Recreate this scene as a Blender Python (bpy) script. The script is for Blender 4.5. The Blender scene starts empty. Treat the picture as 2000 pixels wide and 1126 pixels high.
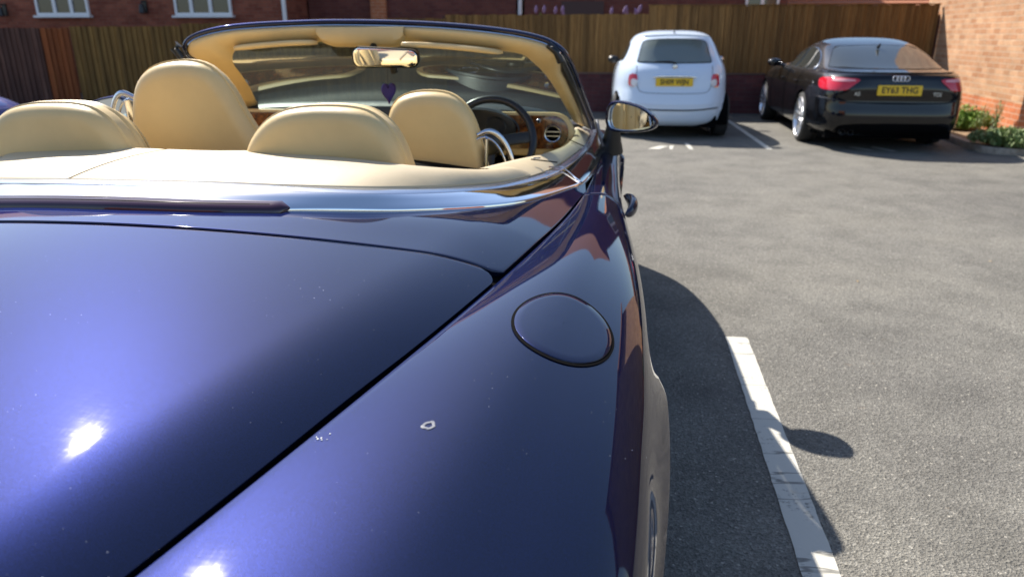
import bpy, math, random
import numpy as np
from mathutils import Vector, Matrix
R = math.radians
random.seed(7); rng = np.random.default_rng(7)
sc = bpy.context.scene
COL = sc.collection
# ------------------------------------------------------------------ camera
PITCH = R(19.4); YAW = R(7.0)
cd = bpy.data.cameras.new('camera'); cam = bpy.data.objects.new('camera', cd); COL.objects.link(cam)
cam.location = (.86, 0, 1.33)
cam.rotation_euler = (R(90) - PITCH, 0, YAW)
cd.sensor_width = 36; cd.lens = 25.2; cd.clip_start = .02; cd.clip_end = 800
cd.dof.use_dof = True; cd.dof.focus_distance = 1.35; cd.dof.aperture_fstop = 4.5
sc.camera = cam
# ------------------------------------------------------------------ light
SV = Vector((-.665, .77, 1)).normalized()
el = math.asin(SV.z)
az = math.atan2(SV.x, SV.y)
w = bpy.data.worlds.new('World'); sc.world = w; w.use_nodes = True
nt = w.node_tree; bg = nt.nodes['Background']
sky = nt.nodes.new('ShaderNodeTexSky'); sky.sky_type = 'NISHITA'; sky.sun_disc = False
sky.sun_elevation = el; sky.sun_rotation = az
sky.air_density = 1.0; sky.dust_density = .8; sky.ozone_density = 1.6
nt.links.new(sky.outputs[0], bg.inputs[0]); bg.inputs[1].default_value = .10
sd = bpy.data.lights.new('sun', 'SUN'); so = bpy.data.objects.new('sun', sd); COL.objects.link(so)
sd.energy = 5.0; sd.angle = R(.53); sd.color = (1, .94, .85)
so.rotation_euler = (-SV).to_track_quat('-Z', 'Y').to_euler()
sc.view_settings.view_transform = 'Standard'; sc.view_settings.look = 'None'
sc.view_settings.exposure = .95; sc.view_settings.gamma = 1
# ------------------------------------------------------------------ material helpers
def mat(name, col=(.5, .5, .5), rough=.5, metal=0, spec=.5, coat=0, coatr=.03, emit=None, sheen=0):
    m = bpy.data.materials.new(name); m.use_nodes = True
    b = m.node_tree.nodes['Principled BSDF']
    b.inputs['Base Color'].default_value = (*col, 1); b.inputs['Roughness'].default_value = rough
    b.inputs['Metallic'].default_value = metal; b.inputs['Specular IOR Level'].default_value = spec
    b.inputs['Coat Weight'].default_value = coat; b.inputs['Coat Roughness'].default_value = coatr
    return m
def nn(m, t, **kw):
    n = m.node_tree.nodes.new(t)
    for k, v in kw.items():
        if k in n.inputs: n.inputs[k].default_value = v
        else: setattr(n, k, v)
    return n
def lk(m, a, b): m.node_tree.links.new(a, b)
def P(m): return m.node_tree.nodes['Principled BSDF']
def ramp(m, fac, stops, interp='LINEAR'):
    r = nn(m, 'ShaderNodeValToRGB'); r.color_ramp.interpolation = interp
    e = r.color_ramp.elements
    while len(e) < len(stops): e.new(.5)
    for i, (p, c) in enumerate(stops): e[i].position = p; e[i].color = (*c, 1) if len(c) == 3 else c
    lk(m, fac, r.inputs[0]); return r
def noise(m, scale, detail=4, vec=None, rough=.55, dist=0):
    n = nn(m, 'ShaderNodeTexNoise', Scale=scale, Detail=detail, Roughness=rough, Distortion=dist)
    if vec is None:
        t = nn(m, 'ShaderNodeTexCoord'); vec = t.outputs['Object']
    lk(m, vec, n.inputs['Vector']); return n
def mixc(m, fac, a, b, mode='MIX'):
    x = nn(m, 'ShaderNodeMix'); x.data_type = 'RGBA'; x.blend_type = mode
    for s, v in ((x.inputs[0], fac), (x.inputs[6], a), (x.inputs[7], b)):
        if hasattr(v, 'is_linked'): lk(m, v, s)
        elif isinstance(v, tuple): s.default_value = (*v, 1)
        else: s.default_value = v
    return x.outputs[2]
def math_(m, op, a, b=None):
    x = nn(m, 'ShaderNodeMath'); x.operation = op
    for s, v in ((x.inputs[0], a), (x.inputs[1], b)):
        if v is None: continue
        if hasattr(v, 'is_linked'): lk(m, v, s)
        else: s.default_value = v
    return x.outputs[0]
def bump(m, h, strength=.3, dist=.01):
    b = nn(m, 'ShaderNodeBump', Strength=strength, Distance=dist); lk(m, h, b.inputs['Height'])
    lk(m, b.outputs[0], P(m).inputs['Normal']); return b
def mapped(m, scale=(1, 1, 1), loc=(0, 0, 0), rot=(0, 0, 0)):
    t = nn(m, 'ShaderNodeTexCoord'); mp = nn(m, 'ShaderNodeMapping')
    mp.inputs['Scale'].default_value = scale; mp.inputs['Location'].default_value = loc; mp.inputs['Rotation'].default_value = rot
    lk(m, t.outputs['Object'], mp.inputs[0]); return mp.outputs[0]
# ------------------------------------------------------------------ mesh helpers
class MB:
    def __init__(s): s.v = []; s.f = []; s.mi = []
    def add(s, vs, fs, mi=0):
        o = len(s.v); s.v += [tuple(map(float, p)) for p in vs]; s.f += [tuple(i + o for i in f) for f in fs]; s.mi += [mi] * len(fs); return s
    def grid(s, G, closeu=False, closev=False, mi=0):
        G = np.asarray(G, float); n, m = G.shape[:2]
        fs = []
        for i in range(n - (0 if closeu else 1)):
            for j in range(m - (0 if closev else 1)):
                a, b = i, (i + 1) % n; c, d = j, (j + 1) % m
                fs.append((a * m + c, b * m + c, b * m + d, a * m + d))
        return s.add(G.reshape(-1, 3), fs, mi)
    def box(s, a, b, mi=0, M=None):
        x0, y0, z0 = a; x1, y1, z1 = b
        vs = [(x, y, z) for x in (x0, x1) for y in (y0, y1) for z in (z0, z1)]
        if M is not None: vs = [tuple(M @ Vector(p)) for p in vs]
        return s.add(vs, [(0, 1, 3, 2), (4, 6, 7, 5), (0, 4, 5, 1), (2, 3, 7, 6), (0, 2, 6, 4), (1, 5, 7, 3)], mi)
    def tube(s, path, r, n=10, cap=True, mi=0, sx=1, up=(0, 0, 1)):
        path = np.asarray(path, float); k = len(path); rr = np.broadcast_to(r, (k,)); G = []
        for i in range(k):
            t = path[min(i + 1, k - 1)] - path[max(i - 1, 0)]; t = t / np.linalg.norm(t)
            a = np.cross(t, up)
            if np.linalg.norm(a) < 1e-3: a = np.cross(t, (1, 0, 0))
            a /= np.linalg.norm(a); b = np.cross(a, t)
            G.append([path[i] + rr[i] * (a * math.cos(q) * sx + b * math.sin(q)) for q in np.linspace(0, 2 * math.pi, n, endpoint=False)])
        s.grid(G, closev=True, mi=mi)
        if cap:
            o = len(s.v)
            s.add(G[0], [tuple(range(n))], mi); s.add(G[-1], [tuple(range(n))[::-1]], mi)
        return s
    def sweep(s, path, prof, up=(0, 0, 1), mi=0, cap=True):
        """closed 2-D profile (side, up) carried along a path"""
        path = np.asarray(path, float); k = len(path); G = []
        for i in range(k):
            t = path[min(i + 1, k - 1)] - path[max(i - 1, 0)]; t = t / np.linalg.norm(t)
            a = np.cross(t, up); a /= np.linalg.norm(a); b = np.cross(a, t)
            G.append([path[i] + a * p + b * q for p, q in prof])
        s.grid(G, closev=True, mi=mi)
        if cap: n = len(prof); s.add(G[0], [tuple(range(n))], mi); s.add(G[-1], [tuple(range(n))[::-1]], mi)
        return s
    def lathe(s, prof, c=(0, 0, 0), axis='x', n=40, mi=0):
        G = []
        for q in np.linspace(0, 2 * math.pi, n, endpoint=False):
            row = []
            for a, r in prof:
                p = {'x': (a, r * math.cos(q), r * math.sin(q)), 'y': (r * math.cos(q), a, r * math.sin(q)), 'z': (r * math.cos(q), r * math.sin(q), a)}[axis]
                row.append(np.add(p, c))
            G.append(row)
        return s.grid(G, closeu=True, mi=mi)
    def build(s, name, m, parent=None, smooth=True, angle=38, **tags):
        me = bpy.data.meshes.new(name); me.from_pydata(s.v, [], s.f); me.update()
        ms = m if isinstance(m, (list, tuple)) else [m]
        for x in ms: me.materials.append(x)
        if len(ms) > 1: me.polygons.foreach_set('material_index', s.mi)
        import bmesh
        bm = bmesh.new(); bm.from_mesh(me); bmesh.ops.remove_doubles(bm, verts=bm.verts, dist=2e-5)
        bmesh.ops.recalc_face_normals(bm, faces=bm.faces); bm.to_mesh(me); bm.free()
        if smooth: me.shade_smooth(); me.set_sharp_from_angle(angle=R(angle))
        o = bpy.data.objects.new(name, me); COL.objects.link(o)
        if parent: o.parent = parent
        for k, v in tags.items(): o[k] = v
        return o
def thing(name, label, cat, loc=(0, 0, 0), rz=0, group=None):
    o = bpy.data.objects.new(name, None); COL.objects.link(o); o.location = loc; o.rotation_euler = (0, 0, rz)
    o['label'] = label; o['category'] = cat
    if group: o['group'] = group
    return o
def tag(o, label, cat, group=None):
    o['label'] = label; o['category'] = cat
    if group: o['group'] = group
    return o
def copy_tree(o, parent=None):
    c = o.copy(); COL.objects.link(c); c.parent = parent
    for ch in [x for x in bpy.data.objects if x.parent == o]: copy_tree(ch, c)
    return c
def cr(pts, n):
    """Catmull-Rom through the points, n samples by chord length"""
    p = np.asarray(pts, float); d = np.r_[0, np.cumsum(np.linalg.norm(np.diff(p, axis=0), axis=1))]; d /= d[-1]
    q = np.empty_like(p); k = len(p)
    for i in range(k):
        a, b = max(i - 1, 0), min(i + 1, k - 1); q[i] = (p[b] - p[a]) / (d[b] - d[a])
    out = []
    for t in np.linspace(0, 1, n):
        i = min(np.searchsorted(d, t, 'right') - 1, k - 2); h = d[i + 1] - d[i]; u = (t - d[i]) / h
        out.append((2*u**3-3*u*u+1)*p[i] + (u**3-2*u*u+u)*h*q[i] + (-2*u**3+3*u*u)*p[i+1] + (u**3-u*u)*h*q[i+1])
    return np.array(out)
def crf(xs, ys):
    xs = np.asarray(xs, float); ys = np.asarray(ys, float)
    m = np.gradient(ys, xs)
    def f(x):
        x = min(max(x, xs[0]), xs[-1]); i = min(np.searchsorted(xs, x, 'right') - 1, len(xs) - 2); h = xs[i+1]-xs[i]; u = (x-xs[i])/h
        return (2*u**3-3*u*u+1)*ys[i] + (u**3-2*u*u+u)*h*m[i] + (-2*u**3+3*u*u)*ys[i+1] + (u**3-u*u)*h*m[i+1]
    return f
def bsp(net, nu, nv):
    """clamped uniform bicubic B-spline surface"""
    def B(n, k):
        kn = np.r_[[0]*3, np.linspace(0, 1, n - 2), [1]*3]; T = np.linspace(0, 1, k); T[-1] -= 1e-9
        N = np.array([[1. if kn[i] <= t < kn[i+1] else 0. for i in range(len(kn)-1)] for t in T])
        for p in range(1, 4):
            M2 = np.zeros((k, N.shape[1]-1))
            for i in range(N.shape[1]-1):
                a = kn[i+p]-kn[i]; b = kn[i+p+1]-kn[i+1]
                if a > 0: M2[:, i] += (T-kn[i])/a*N[:, i]
                if b > 0: M2[:, i] += (kn[i+p+1]-T)/b*N[:, i+1]
            N = M2
        return N
    net = np.asarray(net, float)
    return np.einsum('ia,abc,jb->ijc', B(net.shape[0], nu), net, B(net.shape[1], nv))
def gnorm(G):
    du = np.gradient(G, axis=0); dv = np.gradient(G, axis=1); n = np.cross(du, dv); return n / (np.linalg.norm(n, axis=2, keepdims=True) + 1e-12)
def panel(mb, G, r=.004, depth=.016, mi=0, flip=False, sides='abcd'):
    """grid with rounded, turned-down edges (a: first row, b: last row, c: first column, d: last column)"""
    G = np.asarray(G, float).copy(); N = gnorm(G)
    if N[..., 2].sum() < 0: N = -N
    if flip: N = -N
    seq = [(r*math.sin(a), r*(1-math.cos(a))) for a in (R(25), R(50), R(75), R(90))] + [(r, depth)]
    def ext(G, N, row):
        out_dir = G[0] - G[1]; out_dir /= (np.linalg.norm(out_dir, axis=1, keepdims=True) + 1e-12)
        n = N[0]; base = G[0] - out_dir * r
        G[0] = base
        rows = [base + out_dir * a - n * b for a, b in seq]
        return np.concatenate([np.array(rows[::-1]), G]), np.concatenate([np.repeat(N[:1], len(rows), 0), N])
    if 'a' in sides: G, N = ext(G, N, 0)
    if 'b' in sides: G, N = ext(G[::-1].copy(), N[::-1].copy(), 0); G, N = G[::-1], N[::-1]
    if 'c' in sides: G, N = ext(G.transpose(1, 0, 2).copy(), N.transpose(1, 0, 2).copy(), 0); G, N = G.transpose(1, 0, 2), N.transpose(1, 0, 2)
    if 'd' in sides: G, N = ext(G.transpose(1, 0, 2)[::-1].copy(), N.transpose(1, 0, 2)[::-1].copy(), 0); G, N = G[::-1].transpose(1, 0, 2), N[::-1].transpose(1, 0, 2)
    mb.grid(G, mi=mi); return mb
def between(a, b, n, bulge=0, bn=(0, 0, 1)):
    a = np.asarray(a); b = np.asarray(b)
    return np.array([a*(1-t) + b*t + np.array(bn)*bulge*4*t*(1-t) for t in np.linspace(0, 1, n)])
def rrect(w, h, r, n=6, e=1):
    out = []
    for cx, cy, a0 in ((w/2-r, h/2-r, 0), (-w/2+r, h/2-r, 90), (-w/2+r, -h/2+r, 180), (w/2-r, -h/2+r, 270)):
        for k in range(n+1): a = R(a0+90*k/n); out.append((cx+r*math.cos(a), cy+r*math.sin(a)))
    return out
def plate(mb, outline, M, th, r=.004, mi=0, dome=0):
    """closed 2-D outline (u,v) raised along +w by th with rounded rim; M maps (u,v,w) to 3-D"""
    o = np.asarray(outline, float); c = o.mean(0); G = []
    rad = np.linalg.norm(o-c, axis=1).mean()
    def ring(s, w): return [M(*(c+(p-c)*s), w) for p in o]
    G.append(ring(1, 0))
    for a in (0, 30, 60, 90): G.append(ring(1-(r/rad)*(1-math.cos(R(a))), th-r+r*math.sin(R(a))))
    for s in (.8, .6, .4, .2, .02): G.append(ring(s*(1-r/rad), th+dome*(1-s*s)))
    mb.grid(G, closev=True, mi=mi); return mb
def pillow(mb, outline, y0, y1, r=.04, crown=.02, lean=0, seam=None, zref=0, mi=0, s1=1.0):
    """upholstered pad: closed (x,z) outline between y0 (rear face) and y1 (front face)"""
    o = np.asarray(outline, float); c = o.mean(0); d = o-c; rad = np.linalg.norm(d, axis=1, keepdims=True); ud = d/rad
    rows = []
    for s in (.02, .2, .4, .6, .8, .92): rows.append((s, None, y0-crown*(1-s*s)))
    for a in (0, 15, 30, 45, 60, 75, 90): rows.append((None, r*(1-math.sin(R(a))), y0+r*(1-math.cos(R(a)))))
    ys = np.linspace(y0+r, y1-r, 16)[1:-1]
    for y in ys:
        g = 0
        if seam is not None: g = .006*math.exp(-((y-seam)/.006)**2)
        b = .006*math.sin(math.pi*(y-y0)/(y1-y0))
        rows.append((None, g-b, y))
    for a in (90, 75, 60, 45, 30, 15, 0): rows.append((None, r*(1-math.sin(R(a))), y1-r*(1-math.cos(R(a)))))
    for s in (.92, .8, .6, .4, .2, .02): rows.append((s, None, y1+crown*(1-s*s)))
    G = []
    for s, off, y in rows:
        if s is not None: q = c + ud*np.maximum((rad-r)*s, 0)
        else: q = c + ud*(rad-off)
        G.append([(p[0], y+lean*(p[1]-zref), p[1]) for p in q])
    mb.grid(G, closev=True, mi=mi); return mb
def archcut(mb, cy, cz, rad, xmin, side=None):
    """open a wheel arch: drop faces inside the circle (y,z), snap the border onto it"""
    v = np.array(mb.v); ins = (np.hypot(v[:, 1]-cy, v[:, 2]-cz) < rad) & (np.abs(v[:, 0]) > xmin if side is None else (v[:, 0]*side > xmin))
    keep = []; mi = []
    used = set()
    for f, q in zip(mb.f, mb.mi):
        if all(ins[i] for i in f): continue
        keep.append(f); mi.append(q)
        for i in f:
            if ins[i]: used.add(i)
    for i in used:
        dy, dz = v[i, 1]-cy, v[i, 2]-cz; k = rad/max(math.hypot(dy, dz), 1e-6); v[i, 1] = cy+dy*k; v[i, 2] = cz+dz*k
    mb.v = [tuple(p) for p in v]; mb.f = keep; mb.mi = mi
def text(name, body, size, m, M, parent, ext=.0006, sx=1.0, bold=0):
    cu = bpy.data.curves.new(name, 'FONT'); cu.body = body; cu.size = size; cu.align_x = 'CENTER'; cu.align_y = 'CENTER'; cu.extrude = ext; cu.offset = bold
    t = bpy.data.objects.new(name, cu); COL.objects.link(t)
    dg = bpy.context.evaluated_depsgraph_get(); me = bpy.data.meshes.new_from_object(t.evaluated_get(dg))
    bpy.data.objects.remove(t)
    for v in me.vertices: v.co = Vector(M(v.co.x*sx, v.co.y, v.co.z))
    me.materials.clear(); me.materials.append(m)
    o = bpy.data.objects.new(name, me); COL.objects.link(o); o.parent = parent; return o
# ------------------------------------------------------------------ materials
def paint_mat(name, base, flake, rough=.4, dust=True, lobe=None):
    m = mat(name, base, rough, .9, .0, 1, .015); b = P(m)
    vo = nn(m, 'ShaderNodeTexVoronoi', Scale=1500.0); t = nn(m, 'ShaderNodeTexCoord'); lk(m, t.outputs['Object'], vo.inputs['Vector'])
    col = mixc(m, ramp(m, vo.outputs['Color'], [(.3, (0, 0, 0)), (.9, (1, 1, 1))]).outputs[0], base, flake)
    if dust:
        v2 = nn(m, 'ShaderNodeTexVoronoi', Scale=70.0); lk(m, t.outputs['Object'], v2.inputs['Vector'])
        nz = noise(m, 5, 3)
        th = math_(m, 'MULTIPLY', ramp(m, nz.outputs[0], [(.42, (0, 0, 0)), (.8, (1, 1, 1))]).outputs[0], .085)
        dot = math_(m, 'LESS_THAN', v2.outputs['Distance'], th)
        nb = noise(m, 2.2, 5)
        haze = math_(m, 'MULTIPLY', nb.outputs[0], .006)
        f = math_(m, 'MAXIMUM', math_(m, 'MULTIPLY', dot, .55), haze)
        col = mixc(m, f, col, (.45, .46, .5))
        lk(m, math_(m, 'SUBTRACT', .9, math_(m, 'MULTIPLY', dot, .6)), b.inputs['Metallic'])
        # fine wash marks in the lacquer
        w1 = noise(m, 260, 2, mapped(m, (1, .08, 1), rot=(0, 0, .7))); w2 = noise(m, 220, 2, mapped(m, (.08, 1, 1), rot=(0, 0, .3)))
        ww = math_(m, 'MULTIPLY', w1.outputs[0], w2.outputs[0])
        rr = ramp(m, ww, [(.2, (.028, .028, .028)), (.5, (.040, .040, .040))]); lk(m, rr.outputs[0], b.inputs['Coat Roughness'])
    lk(m, col, b.inputs['Base Color'])
    if lobe:   # metal flakes under the lacquer: a broad coloured glossy lobe added to the pigment
        b.inputs['Metallic'].default_value = 0
        for l_ in list(b.inputs['Metallic'].links): m.node_tree.links.remove(l_)
        g = nn(m, 'ShaderNodeBsdfGlossy'); g.inputs['Roughness'].default_value = .42
        vo.inputs['Scale'].default_value = 2200
        lk(m, mixc(m, ramp(m, vo.outputs['Color'], [(.2, (0, 0, 0)), (.85, (1, 1, 1))]).outputs[0], tuple(q*.45 for q in lobe), tuple(q*1.5 for q in lobe)), g.inputs['Color'])
        ad = nn(m, 'ShaderNodeAddShader'); out = m.node_tree.nodes['Material Output']
        lk(m, b.outputs[0], ad.inputs[0]); lk(m, g.outputs[0], ad.inputs[1]); lk(m, ad.outputs[0], out.inputs[0])
    return m
M_navy = paint_mat('navy_metallic_paint', (.0015, .003, .010), (.002, .0045, .018), .5, True, (.0020, .0036, .024))
M_gap = mat('shadow_gap_rubber', (.003, .003, .0035), .9, 0, .05)
M_black = mat('black_plastic', (.012, .012, .013), .35)
M_rubber = mat('tyre_rubber', (.02, .02, .02), .8)
M_chrome = mat('bright_chrome', (.86, .87, .9), .06, 1)
M_satin = mat('satin_steel_trim', (.55, .58, .64), .22, 1)
def leather_mat(name, c, rough=.42):
    m = mat(name, c, rough, 0, .45)
    n = nn(m, 'ShaderNodeTexVoronoi', Scale=420.0); t = nn(m, 'ShaderNodeTexCoord'); lk(m, t.outputs['Object'], n.inputs['Vector'])
    n2 = noise(m, 6, 5); c2 = tuple(x*.86 for x in c)
    lk(m, mixc(m, ramp(m, n2.outputs[0], [(.35, (0, 0, 0)), (.75, (1, 1, 1))]).outputs[0], c, c2), P(m).inputs['Base Color'])
    nb = noise(m, 11, 5)
    s = math_(m, 'ADD', math_(m, 'MULTIPLY', n.outputs['Distance'], .12), nb.outputs[0])
    bump(m, s, .22, .006); return m
M_leather = leather_mat('cream_leather', (.72, .525, .25))
M_cover = leather_mat('cream_cover_leather', (.56, .455, .295), .5)
M_slate = leather_mat('slate_blue_leather', (.022, .032, .044), .45)
def wood_mat():
    m = mat('burr_walnut', (.1, .03, .01), .15, 0, .5, 1, .02)
    n = noise(m, 26, 8, None, .65, 1.6)
    lk(m, ramp(m, n.outputs[0], [(.3, (.012, .004, .002)), (.48, (.09, .025, .007)), (.62, (.24, .08, .02)), (.75, (.05, .014, .004))]).outputs[0], P(m).inputs['Base Color']); return m
M_wood = wood_mat()
def asphalt_mat():
    m = mat('worn_asphalt', (.15, .145, .135), .88, 0, .3)
    t = nn(m, 'ShaderNodeTexCoord'); O = t.outputs['Object']
    v = nn(m, 'ShaderNodeTexVoronoi', Scale=140.0); lk(m, O, v.inputs['Vector'])
    v2 = nn(m, 'ShaderNodeTexVoronoi', Scale=290.0); lk(m, O, v2.inputs['Vector'])
    g = ramp(m, v.outputs['Color'], [(0, (.055, .052, .046)), (.4, (.15, .142, .125)), (.75, (.215, .204, .178)), (1, (.39, .37, .325))])
    g2 = ramp(m, v2.outputs['Color'], [(0, (.055, .052, .046)), (.5, (.16, .152, .134)), (1, (.29, .275, .24))])
    c = mixc(m, .42, g.outputs[0], g2.outputs[0])
    n = noise(m, .55, 5, O, .6); n2 = noise(m, 3.2, 4, O); n3 = noise(m, 13, 3, O)
    c = mixc(m, 1., c, ramp(m, n.outputs[0], [(.3, (.8, .8, .82)), (.5, (1, 1, 1)), (.72, (1.14, 1.13, 1.1))]).outputs[0], 'MULTIPLY')
    c = mixc(m, 1., c, ramp(m, n2.outputs[0], [(.32, (.8, .8, .8)), (.55, (1, 1, 1)), (.8, (1.15, 1.15, 1.13))]).outputs[0], 'MULTIPLY')
    c = mixc(m, ramp(m, n3.outputs[0], [(.68, (0, 0, 0)), (.8, (.3, .3, .3))]).outputs[0], c, (.2, .12, .06))
    st = noise(m, .9, 3, mapped(m, (1, 1, 1), (7.3, 2.1, 0)), .5, .8); fine = noise(m, 40, 2, O)
    c = mixc(m, math_(m, 'MULTIPLY', ramp(m, st.outputs[0], [(.6, (0, 0, 0)), (.7, (1, 1, 1))]).outputs[0], math_(m, 'MULTIPLY', fine.outputs[0], .55)), c, (.09, .085, .075))
    v3 = nn(m, 'ShaderNodeTexVoronoi', Scale=28.0); lk(m, O, v3.inputs['Vector'])
    c = mixc(m, math_(m, 'MULTIPLY', math_(m, 'LESS_THAN', v3.outputs['Distance'], .11), .8), c, (.42, .39, .33))
    lk(m, c, P(m).inputs['Base Color'])
    h = math_(m, 'ADD', v.outputs['Distance'], math_(m, 'MULTIPLY', v2.outputs['Distance'], .5))
    bump(m, h, .75, .005); return m
M_asphalt = asphalt_mat()
def line_mat():
    m = mat('worn_white_road_paint', (.5, .48, .43), .8, 0, .3)
    t = nn(m, 'ShaderNodeTexCoord'); O = t.outputs['Object']
    n = noise(m, 55, 5, O, .7); n2 = noise(m, 6, 4, O)
    cr1 = noise(m, 3.2, 5, mapped(m, (.15, 1, 1)), .55, .3)
    crack = ramp(m, math_(m, 'ABSOLUTE', math_(m, 'SUBTRACT', cr1.outputs[0], .5)), [(0, (1, 1, 1)), (.003, (1, 1, 1)), (.007, (0, 0, 0))]).outputs[0]
    worn = ramp(m, math_(m, 'ADD', math_(m, 'MULTIPLY', n.outputs[0], .7), math_(m, 'MULTIPLY', n2.outputs[0], .4)), [(.62, (0, 0, 0)), (.7, (1, 1, 1))]).outputs[0]
    f = math_(m, 'MAXIMUM', math_(m, 'MULTIPLY', crack, .8), math_(m, 'MULTIPLY', worn, .75))
    base = mixc(m, ramp(m, noise(m, 11, 3, O).outputs[0], [(.66, (0, 0, 0)), (.76, (.7, .7, .7))]).outputs[0], (.52, .5, .44), (.42, .29, .16))
    lk(m, mixc(m, f, base, (.12, .115, .105)), P(m).inputs['Base Color'])
    bump(m, n.outputs[0], .4, .004); return m
M_line = line_mat()
def brick_mat(name, c1, c2, mortar, scale=1.0, offset=(0, 0)):
    m = mat(name, c1, .9, 0, .2)
    t = nn(m, 'ShaderNodeTexCoord'); sp = nn(m, 'ShaderNodeSeparateXYZ'); lk(m, t.outputs['Object'], sp.inputs[0])
    cb = nn(m, 'ShaderNodeCombineXYZ'); lk(m, math_(m, 'ADD', sp.outputs[0], sp.outputs[1]), cb.inputs[0]); lk(m, sp.outputs[2], cb.inputs[1])
    b = nn(m, 'ShaderNodeTexBrick'); b.offset = .5
    b.inputs['Scale'].default_value = 1; b.inputs['Brick Width'].default_value = .225; b.inputs['Row Height'].default_value = .075
    b.inputs['Mortar Size'].default_value = .006; b.inputs['Mortar Smooth'].default_value = .3; b.inputs['Bias'].default_value = 0
    b.inputs['Color1'].default_value = (*c1, 1); b.inputs['Color2'].default_value = (*c2, 1); b.inputs['Mortar'].default_value = (*mortar, 1)
    lk(m, cb.outputs[0], b.inputs['Vector'])
    n = noise(m, 2.5, 5); n2 = noise(m, 40, 4)
    c = mixc(m, 1., b.outputs['Color'], ramp(m, n.outputs[0], [(.3, (.8, .8, .8)), (.7, (1.15, 1.15, 1.15))]).outputs[0], 'MULTIPLY')
    c = mixc(m, 1., c, ramp(m, n2.outputs[0], [(.3, (.8, .8, .8)), (.7, (1.2, 1.2, 1.2))]).outputs[0], 'MULTIPLY')
    lk(m, c, P(m).inputs['Base Color']); bump(m, math_(m, 'ADD', math_(m, 'MULTIPLY', b.outputs['Fac'], -1), math_(m, 'MULTIPLY', n2.outputs[0], .3)), .6, .006)
    return m
M_brick_red = brick_mat('red_brick', (.2, .055, .035), (.3, .1, .06), (.2, .12, .09))
M_brick_dark = brick_mat('dark_red_brick', (.13, .045, .04), (.18, .065, .05), (.13, .085, .075))
M_brick_plum = brick_mat('plum_brick', (.1, .04, .045), (.15, .055, .055), (.1, .07, .07))
M_brick_buff = brick_mat('buff_orange_brick', (.38, .185, .095), (.52, .31, .18), (.46, .35, .25))
M_brick_orange = brick_mat('orange_brick', (.46, .15, .065), (.5, .18, .08), (.5, .36, .26))
def wood_fence_mat(name, a, b, c):
    m = mat(name, a, .85, 0, .2)
    n = noise(m, 5, 6, mapped(m, (7, 7, .35)), .65); n2 = noise(m, 60, 4, mapped(m, (6, 6, .12)), .6)
    n3 = nn(m, 'ShaderNodeTexWhiteNoise'); n3.noise_dimensions = '1D'
    t = nn(m, 'ShaderNodeTexCoord'); sp = nn(m, 'ShaderNodeSeparateXYZ'); lk(m, t.outputs['Object'], sp.inputs[0])
    lk(m, math_(m, 'FLOOR', math_(m, 'DIVIDE', sp.outputs[0], .115)), n3.inputs['W'])
    col = ramp(m, n.outputs[0], [(.28, b), (.5, a), (.72, c)]).outputs[0]
    col = mixc(m, 1., col, ramp(m, n2.outputs[0], [(.3, (.7, .7, .7)), (.7, (1.25, 1.25, 1.25))]).outputs[0], 'MULTIPLY')
    col = mixc(m, 1., col, ramp(m, n3.outputs[0], [(0, (.72, .72, .74)), (1, (1.25, 1.22, 1.15))]).outputs[0], 'MULTIPLY')
    lk(m, col, P(m).inputs['Base Color']); bump(m, n2.outputs[0], .4, .004); return m
M_f_brown = wood_fence_mat('brown_stained_boards', (.19, .105, .038), (.105, .057, .024), (.28, .16, .06))
M_f_olive = wood_fence_mat('olive_brown_boards', (.17, .10, .034), (.1, .058, .022), (.24, .155, .052))
M_f_red = wood_fence_mat('red_brown_boards', (.2, .06, .022), (.12, .04, .018), (.25, .1, .035))
M_f_dark = wood_fence_mat('dark_weathered_boards', (.095, .05, .042), (.055, .03, .027), (.14, .08, .066))
M_white = mat('white_plastic_frame', (.78, .79, .8), .4)
M_net = mat('net_curtain', (.5, .5, .48), .9)
M_glass_dark = mat('window_glass', (.03, .035, .035), .05, 0, .8)
M_soil = mat('dry_soil', (.3, .2, .12), .95, 0, .1)
_n = noise(M_soil, 30, 6); lk(M_soil, ramp(M_soil, _n.outputs[0], [(.3, (.16, .1, .06)), (.7, (.42, .3, .19))]).outputs[0], P(M_soil).inputs['Base Color']); bump(M_soil, _n.outputs[0], 1, .03)
M_kerb = mat('kerb_concrete', (.3, .25, .2), .9); _n = noise(M_kerb, 25, 5)
lk(M_kerb, ramp(M_kerb, _n.outputs[0], [(.3, (.2, .165, .13)), (.7, (.38, .33, .27))]).outputs[0], P(M_kerb).inputs['Base Color'])
M_tile = mat('terracotta_roof_tiles', (.4, .16, .08), .85)
def leaf_mat(name, a, b):
    m = mat(name, a, .55, 0, .4); n = noise(m, 14, 3)
    lk(m, ramp(m, n.outputs[0], [(.35, a), (.65, b)]).outputs[0], P(m).inputs['Base Color'])
    P(m).inputs['Transmission Weight'].default_value = 0; return m
M_leaf = leaf_mat('bright_green_leaf', (.12, .24, .03), (.3, .42, .09))
M_leaf2 = leaf_mat('dusty_green_leaf', (.13, .2, .06), (.28, .34, .14))
M_stem = mat('brown_stem', (.16, .09, .05), .9)
M_purple = mat('purple_blossom', (.22, .14, .28), .7)
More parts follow.
